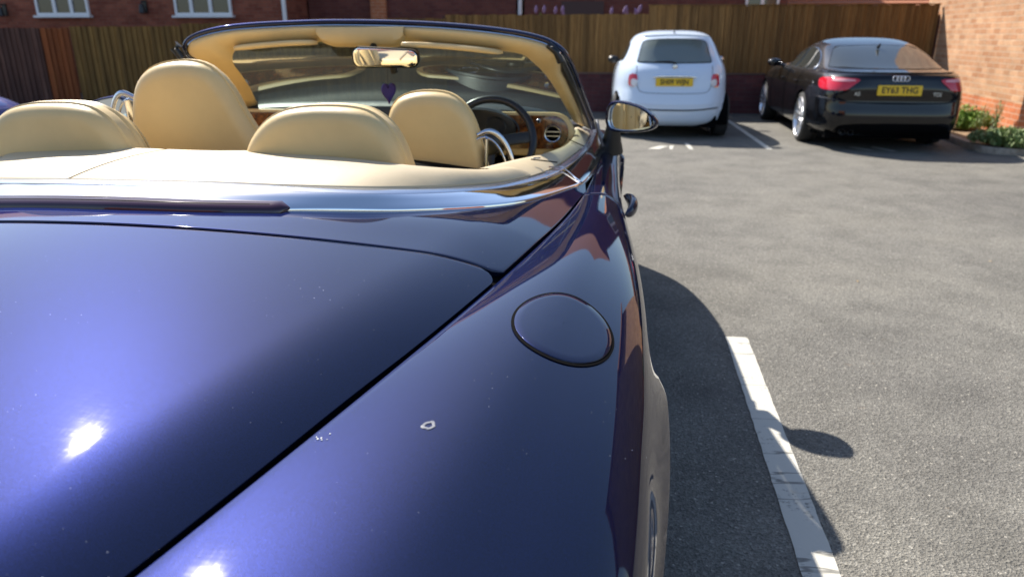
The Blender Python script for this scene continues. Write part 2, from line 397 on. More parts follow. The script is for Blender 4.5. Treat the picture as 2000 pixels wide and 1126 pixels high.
# glass of the windscreen: thin, tinted, fresnel reflection
def thin_glass(name, tint, boost=1.0):
    m = bpy.data.materials.new(name); m.use_nodes = True; nt = m.node_tree; nt.nodes.clear()
    o = nt.nodes.new('ShaderNodeOutputMaterial'); tr = nt.nodes.new('ShaderNodeBsdfTransparent'); gl = nt.nodes.new('ShaderNodeBsdfGlossy')
    tr.inputs[0].default_value = (*tint, 1); du = nt.nodes.new('ShaderNodeBsdfTranslucent'); du.inputs[0].default_value = (.6, .66, .62, 1); dm = nt.nodes.new('ShaderNodeMixShader'); dm.inputs[0].default_value = .022; gl.inputs['Roughness'].default_value = .01; gl.inputs[0].default_value = (.95, 1, .98, 1)
    fr = nt.nodes.new('ShaderNodeFresnel'); fr.inputs[0].default_value = 1.5
    mu = nt.nodes.new('ShaderNodeMath'); mu.operation = 'MULTIPLY'; mu.inputs[1].default_value = .38*boost; mu.use_clamp = True
    mx = nt.nodes.new('ShaderNodeMixShader'); nt.links.new(fr.outputs[0], mu.inputs[0]); nt.links.new(mu.outputs[0], mx.inputs[0])
    nt.links.new(tr.outputs[0], dm.inputs[1]); nt.links.new(du.outputs[0], dm.inputs[2]); nt.links.new(dm.outputs[0], mx.inputs[1]); nt.links.new(gl.outputs[0], mx.inputs[2]); nt.links.new(mx.outputs[0], o.inputs[0]); return m
M_wscreen = thin_glass('green_tinted_windscreen_glass', (.42, .5, .46))
M_mirror = mat('mirror_glass', (.9, .92, .9), .015, 1)

# ================================================================== SETTING
m_ = MB(); m_.grid([[(x, y, 0) for y in np.linspace(-160, 260, 8)] for x in np.linspace(-200, 200, 8)])
o = m_.build('ground', mat('far_ground', (.13, .13, .12), .95), smooth=False); o['kind'] = 'structure'; o.location = (0, 0, -.02)
m_ = MB(); m_.grid([[(x, y, 0) for y in np.linspace(-14, 13.8, 10)] for x in np.linspace(-20, 14, 10)])
o = m_.build('car_park_asphalt', M_asphalt, smooth=False); o['kind'] = 'structure'; o.location = (0, 0, 0)
def bayline(x0, x1, y0, y1, lab, sh=0):
    n = max(8, int((y1-y0)/.04)); m = MB(); L = []; Rr = []
    for i in range(n+1):
        y = y0+(y1-y0)*i/n; k_ = sh*(y-y1); L.append((x0+k_+random.uniform(-.0015, .0015), y, .004)); Rr.append((x1+k_+random.uniform(-.0015, .0015), y, .004))
    m.grid([L, Rr]); o = m.build('parking_line', M_line, smooth=False); tag(o, lab, 'parking line'); o['group'] = 'white painted bay lines'; return o
bayline(1.475, 1.575, -2.0, 3.19, 'worn white bay line beside the dark blue convertible', .03)
bayline(2.905, 2.975, 9.28, 12.9, 'white bay line between the pale blue hatchback and the black car')
bayline(-1.6, -1.53, 8.2, 12.9, 'white bay line hidden in front of the convertible')
def mark(pts, lab):
    m = MB(); m.add([(x, y, .004) for x, y in pts], [tuple(range(len(pts)))]); tag(m.build('painted_marking', M_line, smooth=False), lab, 'road marking')
mark([(1.58, 9.12), (1.72, 9.4), (1.6, 9.42), (1.44, 9.12)][::-1], 'faded white stroke nearest the wing mirror behind the hatchback')
mark([(1.71, 9.14), (1.74, 9.12), (1.79, 9.44), (1.73, 9.44)], 'thin faded stroke joined to the marking behind the hatchback')
mark([(1.95, 9.16), (2.0, 9.14), (2.0, 9.7), (1.94, 9.7)], 'short upright white stroke behind the hatchback')
mark([(4.12, 9.33), (4.2, 9.35), (4.02, 9.62), (3.95, 9.6)], 'faded slanting stroke in the shadow behind the black car')
mark([(4.38, 9.3), (4.45, 9.3), (4.3, 9.66), (4.24, 9.64)], 'second slanting stroke further right in the shadow behind the black car')
M_scrap = mat('dry_leaf_scrap', (.42, .3, .16), .9)
for k, (x_, y_) in enumerate([(2.35, 4.1), (3.3, 4.6)]):
    g_ = MB(); g_.add([(0, -.012, .002), (.009, 0, .007), (.002, .016, .003), (-.008, .002, .008)], [(0, 1, 3), (1, 2, 3)]); o = g_.build('leaf_scrap', M_scrap, smooth=False); o.location = (x_, y_, .002); o.rotation_euler = (0, 0, k*1.3)
    tag(o, ['tiny dry leaf scrap on the tarmac nearer the white bay line', 'tiny dry leaf scrap on the tarmac further out to the right'][k], 'leaf', 'dry leaf scraps on the tarmac')
# plant bed
bed = [(5.45, 9.40), (5.62, 9.22), (7.6, 9.1), (7.6, 13.6), (5.85, 13.6), (5.6, 11.2)]
m_ = MB(); m_.add([(x, y, .03+.14*min(1, max(0, x-5.5)/.6)) for x, y in bed], [tuple(range(len(bed)))]); o = m_.build('planting_bed', M_soil, smooth=False); o['kind'] = 'structure'
pts = [(5.85, 13.6), (5.6, 11.2), (5.45, 9.4), (5.5, 9.27), (5.66, 9.2), (7.6, 9.1)]
m_ = MB(); m_.sweep(cr([(x, y, .03) for x, y in pts], 60), [(-.05, -.04), (.05, -.04), (.05, .03), (.04, .045), (-.04, .045), (-.05, .03)]); o = m_.build('kerb_edging', M_kerb); o['kind'] = 'structure'
# fence on low brick wall
FY = 13.7
wl = thing('low_brick_wall', 'low dark plum brick wall with pale coping carrying the timber fence', 'wall', (0, FY, 0))
m_ = MB(); m_.box((-2.05, 0, 0), (6.44, .22, .68)); m_.build('brickwork', M_brick_plum, wl, smooth=False)
m_ = MB(); m_.box((-2.05, -.015, .68), (6.44, .235, .705)); m_.build('coping', mat('wall_coping', (.16, .12, .11), .9), wl, smooth=False)
fc = thing('timber_fence', 'tall vertical board timber fence stepped in height behind the parked cars', 'fence', (0, FY, .705))
def boards(x0, x1, top, m, z0=.0):
    mb = MB(); x = x0; p = .115
    while x < x1-1e-6:
        xe = min(x+p+.03, x1); ja = random.uniform(-.008, .008); d = random.uniform(-.004, .004)
        mb.add([(x, -.012+d, z0), (xe, -.028+d, z0), (xe, -.046+d, z0), (x, -.018+d, z0)] + [(x, -.012+d, top+ja), (xe, -.028+d, top+ja), (xe, -.046+d, top+ja), (x, -.018+d, top+ja)],
               [(0, 1, 2, 3), (4, 7, 6, 5), (0, 4, 5, 1), (1, 5, 6, 2), (2, 6, 7, 3), (3, 7, 4, 0)]); x += p
    return mb.build('fence_panel', m, fc, smooth=False)
boards(-26, -10.15, .765, M_f_dark, -.70); boards(-10.14, -9.52, .765, M_f_red, -.70)
boards(-9.51, -7.2, .79, M_f_olive, -.70); boards(-7.19, -4.6, .84, M_f_olive, -.70); boards(-4.59, -2.05, .92, M_f_brown, -.70)
boards(-2.04, 1.6, .98, M_f_brown); boards(1.61, 6.40, 1.115, M_f_brown)
for x in (-10.15, -7.2, -4.6, -2.05, 1.6, 4.0, 6.43):
    m_ = MB(); m_.box((x-.045, .0, -.70 if x < -2 else 0), (x+.045, .09, .75 if x < -4 else .96)); m_.build('fence_post', M_f_dark, fc, smooth=False)
m_ = MB(); m_.box((1.6, -.06, 1.117), (6.41, .02, 1.133)); m_.build('capping_rail', M_f_olive, fc, smooth=False)
# houses behind the fence
def house(name, label, x0, x1, y, h, m, depth=6, roofh=2.2):
    t = thing(name, label, 'house', (x0, y, 0))
    b = MB(); b.box((0, 0, 0), (x1-x0, depth, h)); b.build('wall', m, t, smooth=False)
    r = MB(); L = x1-x0
    r.add([(-.3, -.35, h), (L+.3, -.35, h), (L+.3, depth+.35, h), (-.3, depth+.35, h), (-.3, depth/2, h+roofh), (L+.3, depth/2, h+roofh)],
          [(0, 1, 5, 4), (3, 4, 5, 2), (0, 4, 3), (1, 2, 5), (0, 3, 2, 1)]); r.build('roof', M_tile, t, smooth=False)
    return t
def window(parent, x, z, w_, h, split=(.33, .66)):
    f = MB(); fr = .055
    f.box((x, -.06, z), (x+fr, .0, z+h)); f.box((x+w_-fr, -.06, z), (x+w_, .0, z+h)); f.box((x+fr, -.06, z), (x+w_-fr, 0, z+fr)); f.box((x+fr, -.06, z+h-fr), (x+w_-fr, 0, z+h))
    for s in split: f.box((x+w_*s-.04, -.066, z+fr), (x+w_*s+.04, 0, z+h-fr))
    W = f.build('window', M_white, parent, smooth=False)
    g = MB(); g.box((x+fr, -.03, z+fr), (x+w_-fr, -.015, z+h-fr)); g.build('pane', M_glass_dark, W, smooth=False)
    s = MB(); s.box((x-.05, -.13, z-.05), (x+w_+.05, -.0, z-.004)); s.build('sill', M_white, W, smooth=False)
    for k in (0, 1):
        c = MB(); cx = x+w_*(.1 if k == 0 else .72); row = [(cx+.012*i, -.012+.006*math.sin(i*1.3), z+fr) for i in range(18)]
        c.grid([row, [(a, b, z+h-fr) for a, b, _ in row]]); c.build('curtain', M_net, W)
    return W
h1 = house('brick_house', 'red brick house behind the left of the fence with two white windows', -16.5, -6.55, 17, 5.2, M_brick_red)
window(h1, -12.75+16.5, 1.79, 1.36, 1.15, (.36, .68)); window(h1, -9.2+16.5, 1.78, 1.4, 1.15, (.3, .64))
def lamp(x, z, lab):
    m = MB(); m.box((-.05, -.03, -.14), (.05, 0, .14)); m.tube([(0, -.03, .1), (0, -.12, .13), (0, -.16, .06)], .014, 8)
    m.lathe([(.05, .0), (.05, .045), (-.14, .075), (-.16, .05), (-.16, 0)], (0, -.16, 0), 'z', 16)
    o = m.build('wall_lantern', M_black); o.location = (x, 16.99, z); tag(o, lab, 'wall light', 'dark lanterns on the brick house')
lamp(-13.6, 1.92, 'dark wall lantern left of the white windows'); lamp(-9.95, 1.98, 'dark wall lantern between the two white windows')
def pipe(x, y, lab, r=.05):
    m = MB(); m.tube([(0, 0, 0), (0, 0, 4.9)], r, 12)
    for z in (1.2, 3.0): m.box((-.08, -.02, z), (.08, .08, z+.05))
    o = m.build('downpipe', M_white); o.location = (x, y, 0); tag(o, lab, 'downpipe', 'white rainwater pipes')
pipe(-6.5, 16.92, 'white rainwater pipe at the corner of the two window house'); pipe(-1.2, 18.35, 'white rainwater pipe in the middle of the dark brick terrace')
h2 = house('brick_house', 'plain dark brick house directly behind the convertible windscreen', -6.5, -1.3, 18.4, 5.3, M_brick_dark)
m_ = MB(); m_.box((1.62, -.12, .0), (2.0, -.003, 5.2)); m_.build('sunlit_brick_edge', M_brick_orange, h2, smooth=False)  # orange colour stands in for sunlight on an edge of the brick
h3 = house('brick_house', 'dark brick house with dark recessed panel behind the hatchback', -1.1, 5.0, 18.4, 5.3, M_brick_dark)
m_ = MB(); m_.box((.9, -.04, 1.2), (1.9, -.004, 2.1)); m_.build('garage_door', mat('brown_door', (.06, .032, .03), .6), h3, smooth=False)
window(h3, 5.15, 1.9, .75, 1.1, (.5,))
t = thing('tiled_garage', 'low garage with terracotta tiled roof just showing above the right of the fence', 'garage', (5.3, 20.5, 0))
m_ = MB(); m_.box((0, 0, 0), (6, 5, 1.9)); m_.build('wall', M_brick_buff, t, smooth=False)
m_ = MB()
for i in range(14):
    a = i/14; b = (i+1)/14; m_.add([(-.2, -.3+2.8*a, 1.9+1.3*a+.03), (6.2, -.3+2.8*a, 1.9+1.3*a+.03), (6.2, -.3+2.8*b, 1.9+1.3*b), (-.2, -.3+2.8*b, 1.9+1.3*b), (-.2, -.3+2.8*a, 1.9+1.3*a-.03), (6.2, -.3+2.8*a, 1.9+1.3*a-.03)], [(0, 1, 2, 3), (4, 5, 1, 0)])
m_.build('roof', M_tile, t, smooth=False)
# right-hand building (sunlit side wall)
ang = math.atan2(.25, -1)          # wall runs toward the camera and outward
t = thing('brick_house', 'sunlit buff brick house wall with orange brick base beside the planting bed', 'house', (6.46, 13.8, 0), math.atan2(-1, -.08))
L = 3.7
m_ = MB(); m_.box((-.6, 0, .5), (L, 7, 5.4)); m_.add([(L, 0, 5.4), (L, 7, 5.4), (L, 3.5, 7.8), (-.6, 0, 5.4), (-.6, 7, 5.4), (-.6, 3.5, 7.8)], [(0, 1, 2), (3, 5, 4)])
m_.build('wall', M_brick_buff, t, smooth=False)
m_ = MB(); m_.box((-.6, -.006, 0), (L+.006, 7, .497)); m_.build('plinth', M_brick_orange, t, smooth=False)
m_ = MB()
m_.add([(-.8, -.4, 5.15), (L+.3, -.4, 5.15), (L+.3, 3.5, 7.85), (-.8, 3.5, 7.85), (-.8, 7.4, 5.15), (L+.3, 7.4, 5.15),
        (-.8, -.4, 5.27), (L+.3, -.4, 5.27), (L+.3, 3.5, 7.97), (-.8, 3.5, 7.97), (-.8, 7.4, 5.27), (L+.3, 7.4, 5.27)],
       [(0, 1, 2, 3), (3, 2, 5, 4), (6, 9, 8, 7), (9, 10, 11, 8), (0, 6, 7, 1), (1, 7, 8, 2), (2, 8, 11, 5), (5, 11, 10, 4), (4, 10, 9, 3), (3, 9, 6, 0)]); m_.build('roof', M_tile, t, smooth=False)
# buildings round the yard (seen only as reflections)
h5 = house('brick_house', 'red brick terrace across the yard on the right', 0, 14, 0, 4.6, M_brick_red, 6, 2); h5.location = (44, 6, 0); h5.rotation_euler = (0, 0, -math.pi/2)
h6 = house('brick_house', 'red brick house behind the photographer', -18, -4, -26, 4.8, M_brick_red, 6, 2)
# plants
def leafclump(mb, c, rx, ry, rz, n, s, mi=0):
    for _ in range(n):
        a = random.uniform(0, 2*math.pi); q = random.uniform(0, 1)**.5; e = random.uniform(0, 1)
        p = np.array([c[0]+rx*q*math.cos(a), c[1]+ry*q*math.sin(a), c[2]+rz*e*math.sqrt(max(0, 1-q*q*.8))])
        M = Matrix.Rotation(random.uniform(0, 6.28), 3, 'Z') @ Matrix.Rotation(random.gauss(.5, .5), 3, 'X')
        k = s*random.uniform(.6, 1.3)
        vs = [Vector((0, -k, 0)), Vector((k*.45, 0, k*.15)), Vector((0, k, 0)), Vector((-k*.45, 0, k*.15))]
        mb.add([tuple(Vector(p)+M @ v) for v in vs], [(0, 1, 2), (0, 2, 3)], mi)
def shrub(name, lab, loc, r, h, n, m, s=.035):
    t = thing(name, lab, 'plant', loc)
    st = MB()
    for _ in range(7):
        a = random.uniform(0, 6.28); st.tube([(0, 0, 0), (r*.3*math.cos(a), r*.3*math.sin(a), h*.4), (r*.6*math.cos(a), r*.6*math.sin(a), h*.8)], [.008, .006, .003], 5)
    st.build('stem', M_stem, t)
    f = MB()
    for _ in range(9):
        a = random.uniform(0, 6.28); q = random.uniform(0, .7)*r
        leafclump(f, (q*math.cos(a), q*math.sin(a), random.uniform(0, .15)*h), r*.5, r*.5, h*random.uniform(.5, .9), n//9, s)
    f.build('foliage', m, t, smooth=False); return t
shrub('leafy_shrub', 'round bright green shrub against the brick wall just right of the black car', (5.92, 11.0, .10), .33, .36, 3600, M_leaf, .03)
shrub('leafy_shrub', 'lower darker green shrub touching the black car shadow near the wall', (5.86, 11.7, .10), .2, .28, 1400, M_leaf2, .03)
shrub('trailing_plant', 'trailing green plant at the right edge by the kerb', (5.80, 9.42, .09), .42, .24, 4200, M_leaf2, .035)
def weed(loc, h, lab):
    m = MB()
    for _ in range(6):
        a = random.uniform(0, 6.28); d = random.uniform(.02, .1); m.tube([(0, 0, 0), (d*math.cos(a)*.4, d*math.sin(a)*.4, h*.5), (d*math.cos(a), d*math.sin(a), h*random.uniform(.7, 1))], [.006, .005, .002], 4)
    leafclump(m, (0, 0, .05), .07, .07, h*.8, 120, .02); tag(m.build('tall_weed', M_leaf2, smooth=False), lab, 'weed').location = loc
weed((6.0, 10.3, .1), .5, 'thin tall weed against the orange brick base'); weed((5.95, 10.6, .1), .38, 'short dry weed left of the trailing plant')
def buddleia(x, z, lab, n=5):
    t = thing('flowering_shrub', lab, 'shrub', (x, 14.25, 0))
    f = MB(); leafclump(f, (0, 0, z-.32), .45, .2, .34, 160, .035); f.build('foliage', M_leaf2, t, smooth=False)
    s = MB(); s.tube([(0, 0, 0), (0, 0, z)], .02, 6); s.build('stem', M_stem, t)
    b = MB()
    for _ in range(n):
        px = random.uniform(-.4, .4); p = np.array([px, random.uniform(-.1, .1), z-.02+random.uniform(-.04, .05)]); d = np.array([random.uniform(-.5, .5), 0, 1]); 
        b.tube([p+d*.0, p+d*.05, p+d*.1, p+d*.14], [.014, .034, .026, .004], 7)
    b.build('blossom', M_purple, t)
buddleia(-.3, 1.70, 'purple flowering shrub peeping over the fence beside the white pipe'); buddleia(1.25, 1.70, 'purple flowering shrub where the fence steps up', 7)
# ================================================================== CONVERTIBLE
XC = -.18
def DZ(y):
    a = 1.62-y
    return .985-(.03*a+.042*a*a) if a > 0 else .985
def S0(x, y): q = x-XC; return DZ(y)-.11*q*q
def DD(y):
    t = min(1, max(0, (y-1.0)/1.2)); return .034*(1-t)+.008*t
SH = np.array([(.18, -.02), (.26, .13), (.35, .33), (.419, .522), (.470, .673), (.531, .87), (.596, 1.08), (.672, 1.363), (.750, 1.735), (.824, 2.242)])
xs_f = crf(SH[:, 1], SH[:, 0])
def Sdrop(x, y, xe, wd=.17):
    e = abs(xe)-abs(x-XC)            # distance from the shut line
    z = S0(x, y)
    if e < wd: z -= DD(y)*(1-max(e, 0)/wd)**2.2
    return z
car = thing('convertible_car', 'open dark blue convertible with cream leather interior and chrome waist trim, filling the foreground', 'car', (0, 0, 0))
def side(name, mb, m, **k): return mb.build(name, m, car, **k)
# --- trunk lid
G = []
ys = np.r_[np.linspace(0.0, 1.2, 50), np.linspace(1.215, 1.364, 20)]
for y in ys:
    xe = xs_f(y)-XC-.0045; d = 1.364-y
    if d < .045: xe -= .045-math.sqrt(max(0, .045**2-(.045-d)**2))
    us = np.sin(np.linspace(-1, 1, 91)*math.pi/2)
    row = []
    for u in us:
        x = XC+u*xe; bow = 0
        yy = y-.068*(1-u*u)*(y/1.364)
        row.append((x, yy, Sdrop(x, yy, xs_f(yy)-XC)))
    G.append(row)
lid = MB(); panel(lid, G, .0035, .02); lid = side('boot_lid', lid, M_navy)
lipz = S0(XC, 0)
# --- painted panel between lid and chrome
CHO = cr([(-1.19, 2.39, .874), (-1.13, 2.1, .885), (-1.03, 1.80, .905), (-.87, 1.56, .935), (-.64, 1.44, .956), (-.40, 1.424, .970)]+list([(XC, 1.425, .972), (0, 1.44, .969), (.201, 1.485, .964), (.423, 1.597, .944), (.634, 1.843, .912), (.753, 2.144, .889), (.814, 2.39, .874)]), 161)
def lower_edge(n):
    # lid top line, then the shut line forward
    L = [(XC+u*.80, 1.304+.058*u*u) for u in np.linspace(0, 1, 50)]
    top = [(.637, 1.366), (.652, 1.368), (.665, 1.377)]
    s = [(xs_f(y)-.005, y) for y in np.linspace(1.39, 2.242, 60)]
    r = [(x, y+.006) for x, y in L]+[(x, y+.004) for x, y in top]+s
    return [(2*XC-x, y) for x, y in r[::-1][:-1]]+r
LE = lower_edge(0)
lo = []
for x, y in LE:
    lo.append((x, y, Sdrop(x, y, xs_f(y)-XC)))
lo = np.array(lo)
dl = np.r_[0, np.cumsum(np.linalg.norm(np.diff(lo, axis=0), axis=1))]; dl /= dl[-1]
up = CHO; du_ = np.linspace(0, 1, len(up))
T = dl; upS = np.array([[np.interp(t, du_, up[:, k]) for k in range(3)] for t in T])
rows = []
for v in np.linspace(0, 1, 26):
    row = []
    for a, b in zip(lo, upS):
        p = a*(1-v)+b*v; z = Sdrop(p[0], p[1], xs_f(min(p[1], 2.24))-XC)
        p[2] = z*(1-v**3)+b[2]*v**3; row.append(p)
    rows.append(row)
tp = MB(); panel(tp, rows, .0035, .018); side('rear_deck_panel', tp, M_navy)
# --- dark channel under the gaps
ch = MB(); g = []
for y in np.linspace(.0, 2.3, 60):
    xe = xs_f(y); g.append([(x, y, Sdrop(x, y, xe-XC)-.017) for x in np.linspace(XC-(xe-XC)-.03, xe+.03, 31)])
ch.grid(g); side('gutter', ch, M_gap)
# --- body side : one net, split into quarter, door and wing
def zs(y): 
    if y <= 2.303: return Sdrop(xs_f(y), y, xs_f(y)-XC)+.001
    return .858
ST = [  # y, top edge x, top z, crest rise, XS, shoulder radius factor
    (-.02, None, None, .001, .84, 1.5), (.25, None, None, .001, .90, 1.35), (.6, None, None, .002, .935, .95), (.95, None, None, .012, .958, .72), (1.35, None, None, .018, .972, .55), (1.75, None, None, .016, .966, .5),
    (2.1, None, None, .006, .948, .4), (2.5, .835, .860, .002, .938, .32), (3.0, .862, .862, .002, .938, .3), (3.5, .872, .862, .003, .948, .32), (3.9, .84, .85, .01, .96, .5), (4.3, .76, .81, .01, .95, .8), (4.62, .66, .74, .008, .88, .9), (4.8, .5, .62, .004, .66, .9)]
net = []
for y, tx, tz, rise, XS_, sr in ST:
    if tx is None: tx = xs_f(y)+.004; tz = zs(y)
    w_ = XS_-tx; r = .15*sr
    h = .0 if y < 4.5 else 0
    zb = tz+rise
    base = [(tx, tz), (tx+.16*w_, tz+rise*.75), (tx+.45*w_, zb+rise*.15), (tx+max(.62*w_, w_-r*1.5), zb-.004-.02*sr), (XS_-.012*sr, zb-.025-.35*r), (XS_+.004, zb-.05-.9*r), (XS_-.004, min(.64, zb-.2)), (XS_-.014, .50), (XS_-.006, .36), (XS_-.035, .22), (XS_-.12, .16)]
    net.append([(x, y, z) for x, z in base])
BS = bsp(net, 260, 96)
# flare over the rear wheel
WY, WZ, WR = 1.13, .345, .375
for a in BS.reshape(-1, 3):
    for wy in (WY, 3.86):
        d = math.hypot(a[1]-wy, a[2]-WZ)
        if d < .50 and a[0] > .8 and a[2] < .8: a[0] += .030*(1-min(1, max(0, (d-WR)/.11)))**2 * min(1, max(0, (.80-a[2])/.08))
def seg(y0, y1):
    yv = BS[:, 0, 1]; idx = [i for i in range(len(yv)) if y0 <= yv[i] <= y1]; g = BS[idx[0]:idx[-1]+1].copy(); g[0, :, 1] += (y0-g[0, 0, 1]); g[-1, :, 1] += (y1-g[-1, 0, 1]); return g
def mirr(mb):
    o = MB(); o.v = [(2*XC-x, y, z) for x, y, z in mb.v]; o.f = [f[::-1] for f in mb.f]; o.mi = list(mb.mi); return o
FLC = (.808, 1.138)
def quarter(y0, y1, arch=True):
    mb = MB(); g = seg(y0, y1); panel(mb, g, .003, .016, sides='abc' if y0 > 0 else 'bc')
    if arch: archcut(mb, WY, WZ, WR, .75)
    return mb
# split at the bumper joint low on the side is a dark line; quarter runs from tail to door
q = quarter(-.02, 2.2)
qp = side('rear_quarter_panel', q, M_navy); side('rear_quarter_panel', mirr(q), M_navy)
dmb = MB(); panel(dmb, seg(2.207, 3.42), .003, .016, sides='abc'); dr = side('door', dmb, M_navy); dl_ = side('door', mirr(dmb), M_navy)
fw = MB(); panel(fw, seg(3.427, 4.8), .003, .016, sides='ac'); archcut(fw, 3.86, WZ, WR, .75); side('front_wing', fw, M_navy); side('front_wing', mirr(fw), M_navy)
# height of the quarter surface
from mathutils.bvhtree import BVHTree
def bvh(mb): return BVHTree.FromPolygons([Vector(p) for p in mb.v], mb.f)
QT = bvh(q)
def onq(x, y):
    h = QT.ray_cast(Vector((x, y, 1.5)), Vector((0, 0, -1))); return (h[0], h[1]) if h[0] else (Vector((x, y, .86)), Vector((0, 0, 1)))
# --- fuel flap : ring groove + slightly proud rounded lid
c0, n0 = onq(*FLC)
if n0.z < 0: n0 = -n0
def flap_pts(s, off):
    out = []
    for a in np.linspace(0, 2*math.pi, 72, endpoint=False):
        p, n = onq(FLC[0]+.0865*s*math.cos(a), FLC[1]+.123*s*math.sin(a)); 
        if n.z < 0: n = -n
        out.append(tuple(p+n*off))
    return out
g2 = MB(); g2.grid([flap_pts(s, .0017) for s in (1.018, .93)], closev=True); g2.build('flap_gap', M_gap, qp)
fl = MB(); fl.grid([flap_pts(s, o_) for s, o_ in ((.958, .0012), (.960, .0020), (.958, .0026), (.953, .0031), (.945, .0034), (.8, .0034), (.6, .0034), (.4, .0034), (.2, .0034), (.01, .0034))], closev=True)
fl.build('fuel_flap', M_navy, qp)
# glue remnant and bird-lime specks on the paint
def blob(x, y, r, m, irr=.25, hole=0):
    mb = MB(); n = 48; A = np.linspace(0, 2*math.pi, n, endpoint=False); ph = [random.uniform(0, 6.28) for _ in range(4)]; k = [1+irr*(math.sin(2*a+ph[0])*.5+math.sin(3*a+ph[1])*.35+math.sin(5*a+ph[2])*.3+math.sin(9*a+ph[3])*.12) for a in A]; G = []
    for s, z in ((1, .0004), (.92, .0010), (hole if hole else .02, .0008)):
        G.append([tuple(onq(x+r*s*kk*math.cos(a), y+r*1.25*s*kk*math.sin(a))[0]+Vector((0, 0, z))) for a, kk in zip(A, k)])
    mb.grid(G, closev=True); return mb
M_glue = mat('dried_glue', (.10, .11, .14), .6)
blob(.652, .803, .0085, M_glue, .22, .5).build('glue_remnant', M_glue, qp)
M_lime = mat('pale_speck', (.7, .7, .68), .8)
sp = MB()
for dx, dy, r in ((0, 0, .0013), (.004, .002, .0011), (.006, -.002, .0009), (-.003, .004, .0008), (.012, .012, .0009), (.013, -.001, .0006)):
    b_ = blob(.516+dx, .764+dy, r, M_lime, .1); sp.add(b_.v, b_.f)
sp.build('speck', M_lime, qp)
# --- tail, underbody, wheel wells (dark)
def ztop(x):
    xa = XC+abs(x-XC)
    if xa < xs_f(0)+.002: return Sdrop(xa, -.01, xs_f(-.01)-XC)
    h = QT.ray_cast(Vector((xa, 0.0, 1.5)), Vector((0, 0, -1)))
    return h[0].z if h[0] else .45
tl = MB(); g = []
for t_ in np.linspace(0, 1, 24):
    row = []
    for u in np.linspace(-1, 1, 90):
        x_ = XC+u*(.838-XC); zt = ztop(x_); z_ = .2+(zt-.2)*t_
        row.append((x_, -.02-(.13*math.sin(math.pi*min(1, t_*1.0))**.7)*(1-abs(u)**4)-.004, z_-.004*t_))
    g.append(row)
tl.grid(g); side('rear_bumper', tl, M_navy)
fr = MB(); g = []
for z in np.linspace(.18, .66, 14): g.append([(XC+u*.80, 4.78+.14*(1-abs(u)**2.5)-.25*abs(u)**6, z) for u in np.linspace(-1, 1, 40)])
fr.grid(g); side('front_bumper', fr, M_navy)
ub = MB(); ub.box((XC-.78, .05, .17), (XC+.78, 4.7, .3)); ub.box((XC-.9, .62+.82, .17), (XC+.98, 3.42, .3)); ub.box((XC-.62, .1, .3), (XC+.62, 1.5, .62)); ub.box((XC-.7, 3.45, .3), (XC+.7, 4.6, .6))
side('underbody', ub, M_gap, smooth=False)
def well(cy, s):
    m = MB(); G = []
    for a in np.linspace(R(-8), R(188), 26):
        G.append([(XC+s*(xx-XC), cy+(WR+.004)*math.cos(a), WZ+(WR+.004)*math.sin(a)) for xx in (.93, .62)])
    m.grid(G); return m
for s in (1, -1):
    for cy in (WY, 3.86): well(cy, s).build('wheel_liner', M_gap, car)
def wheel(cx, cy, cz, r, wd, s, parent, spokes=5, rimr=None, mrim=None, name='wheel'):
    rimr = rimr or r*.74
    e = bpy.data.objects.new(name, None); COL.objects.link(e); e.parent = parent; e.location = (cx, cy, cz)
    ty = MB(); h = wd/2
    ty.lathe([(-h*.9, rimr), (-h, rimr+.02), (-h, r-.045), (-h*.86, r-.012), (-h*.5, r), (h*.5, r), (h*.86, r-.012), (h, r-.045), (h, rimr+.02), (h*.9, rimr)], n=56); ty.build('tyre', M_rubber, e)
    rm = MB(); f = s*h
    rm.lathe([(f*.92, rimr+.004), (f*.98, rimr-.004), (f*.9, rimr-.014), (f*.3, rimr-.03), (-f*.8, rimr-.03), (-f*.9, rimr)], n=56)
    rm.lathe([(f*.62, 0), (f*.66, .03), (f*.6, .06), (f*.3, .07)], n=24)
    for k in range(spokes):
        for dk in (-.13, .13):
            a0 = 2*math.pi*k/spokes; a1 = a0+dk*1.5; w0, w1 = .016, .022
            p0 = np.array([f*.6, .05*math.cos(a0), .05*math.sin(a0)]); p1 = np.array([f*.82, (rimr-.008)*math.cos(a1), (rimr-.008)*math.sin(a1)])
            rm.sweep([p0, p0*.5+p1*.5+np.array([f*.06, 0, 0]), p1], [(-w0, -.012), (w0, -.012), (w0*.7, .012), (-w0*.7, .012)], up=(1 if f > 0 else -1, 0, 0))
    rm.build('rim', mrim or M_satin, e)
    b = MB(); b.lathe([(f*.2, 0), (f*.2, rimr*.62), (f*.1, rimr*.62), (f*.1, 0)], n=32); b.build('brake_disc', M_black, e)
    return e
for s in (1, -1):
    for cy in (WY, 3.86): wheel(XC+s*(.83-XC), cy, .34, .34, .26, s, car)
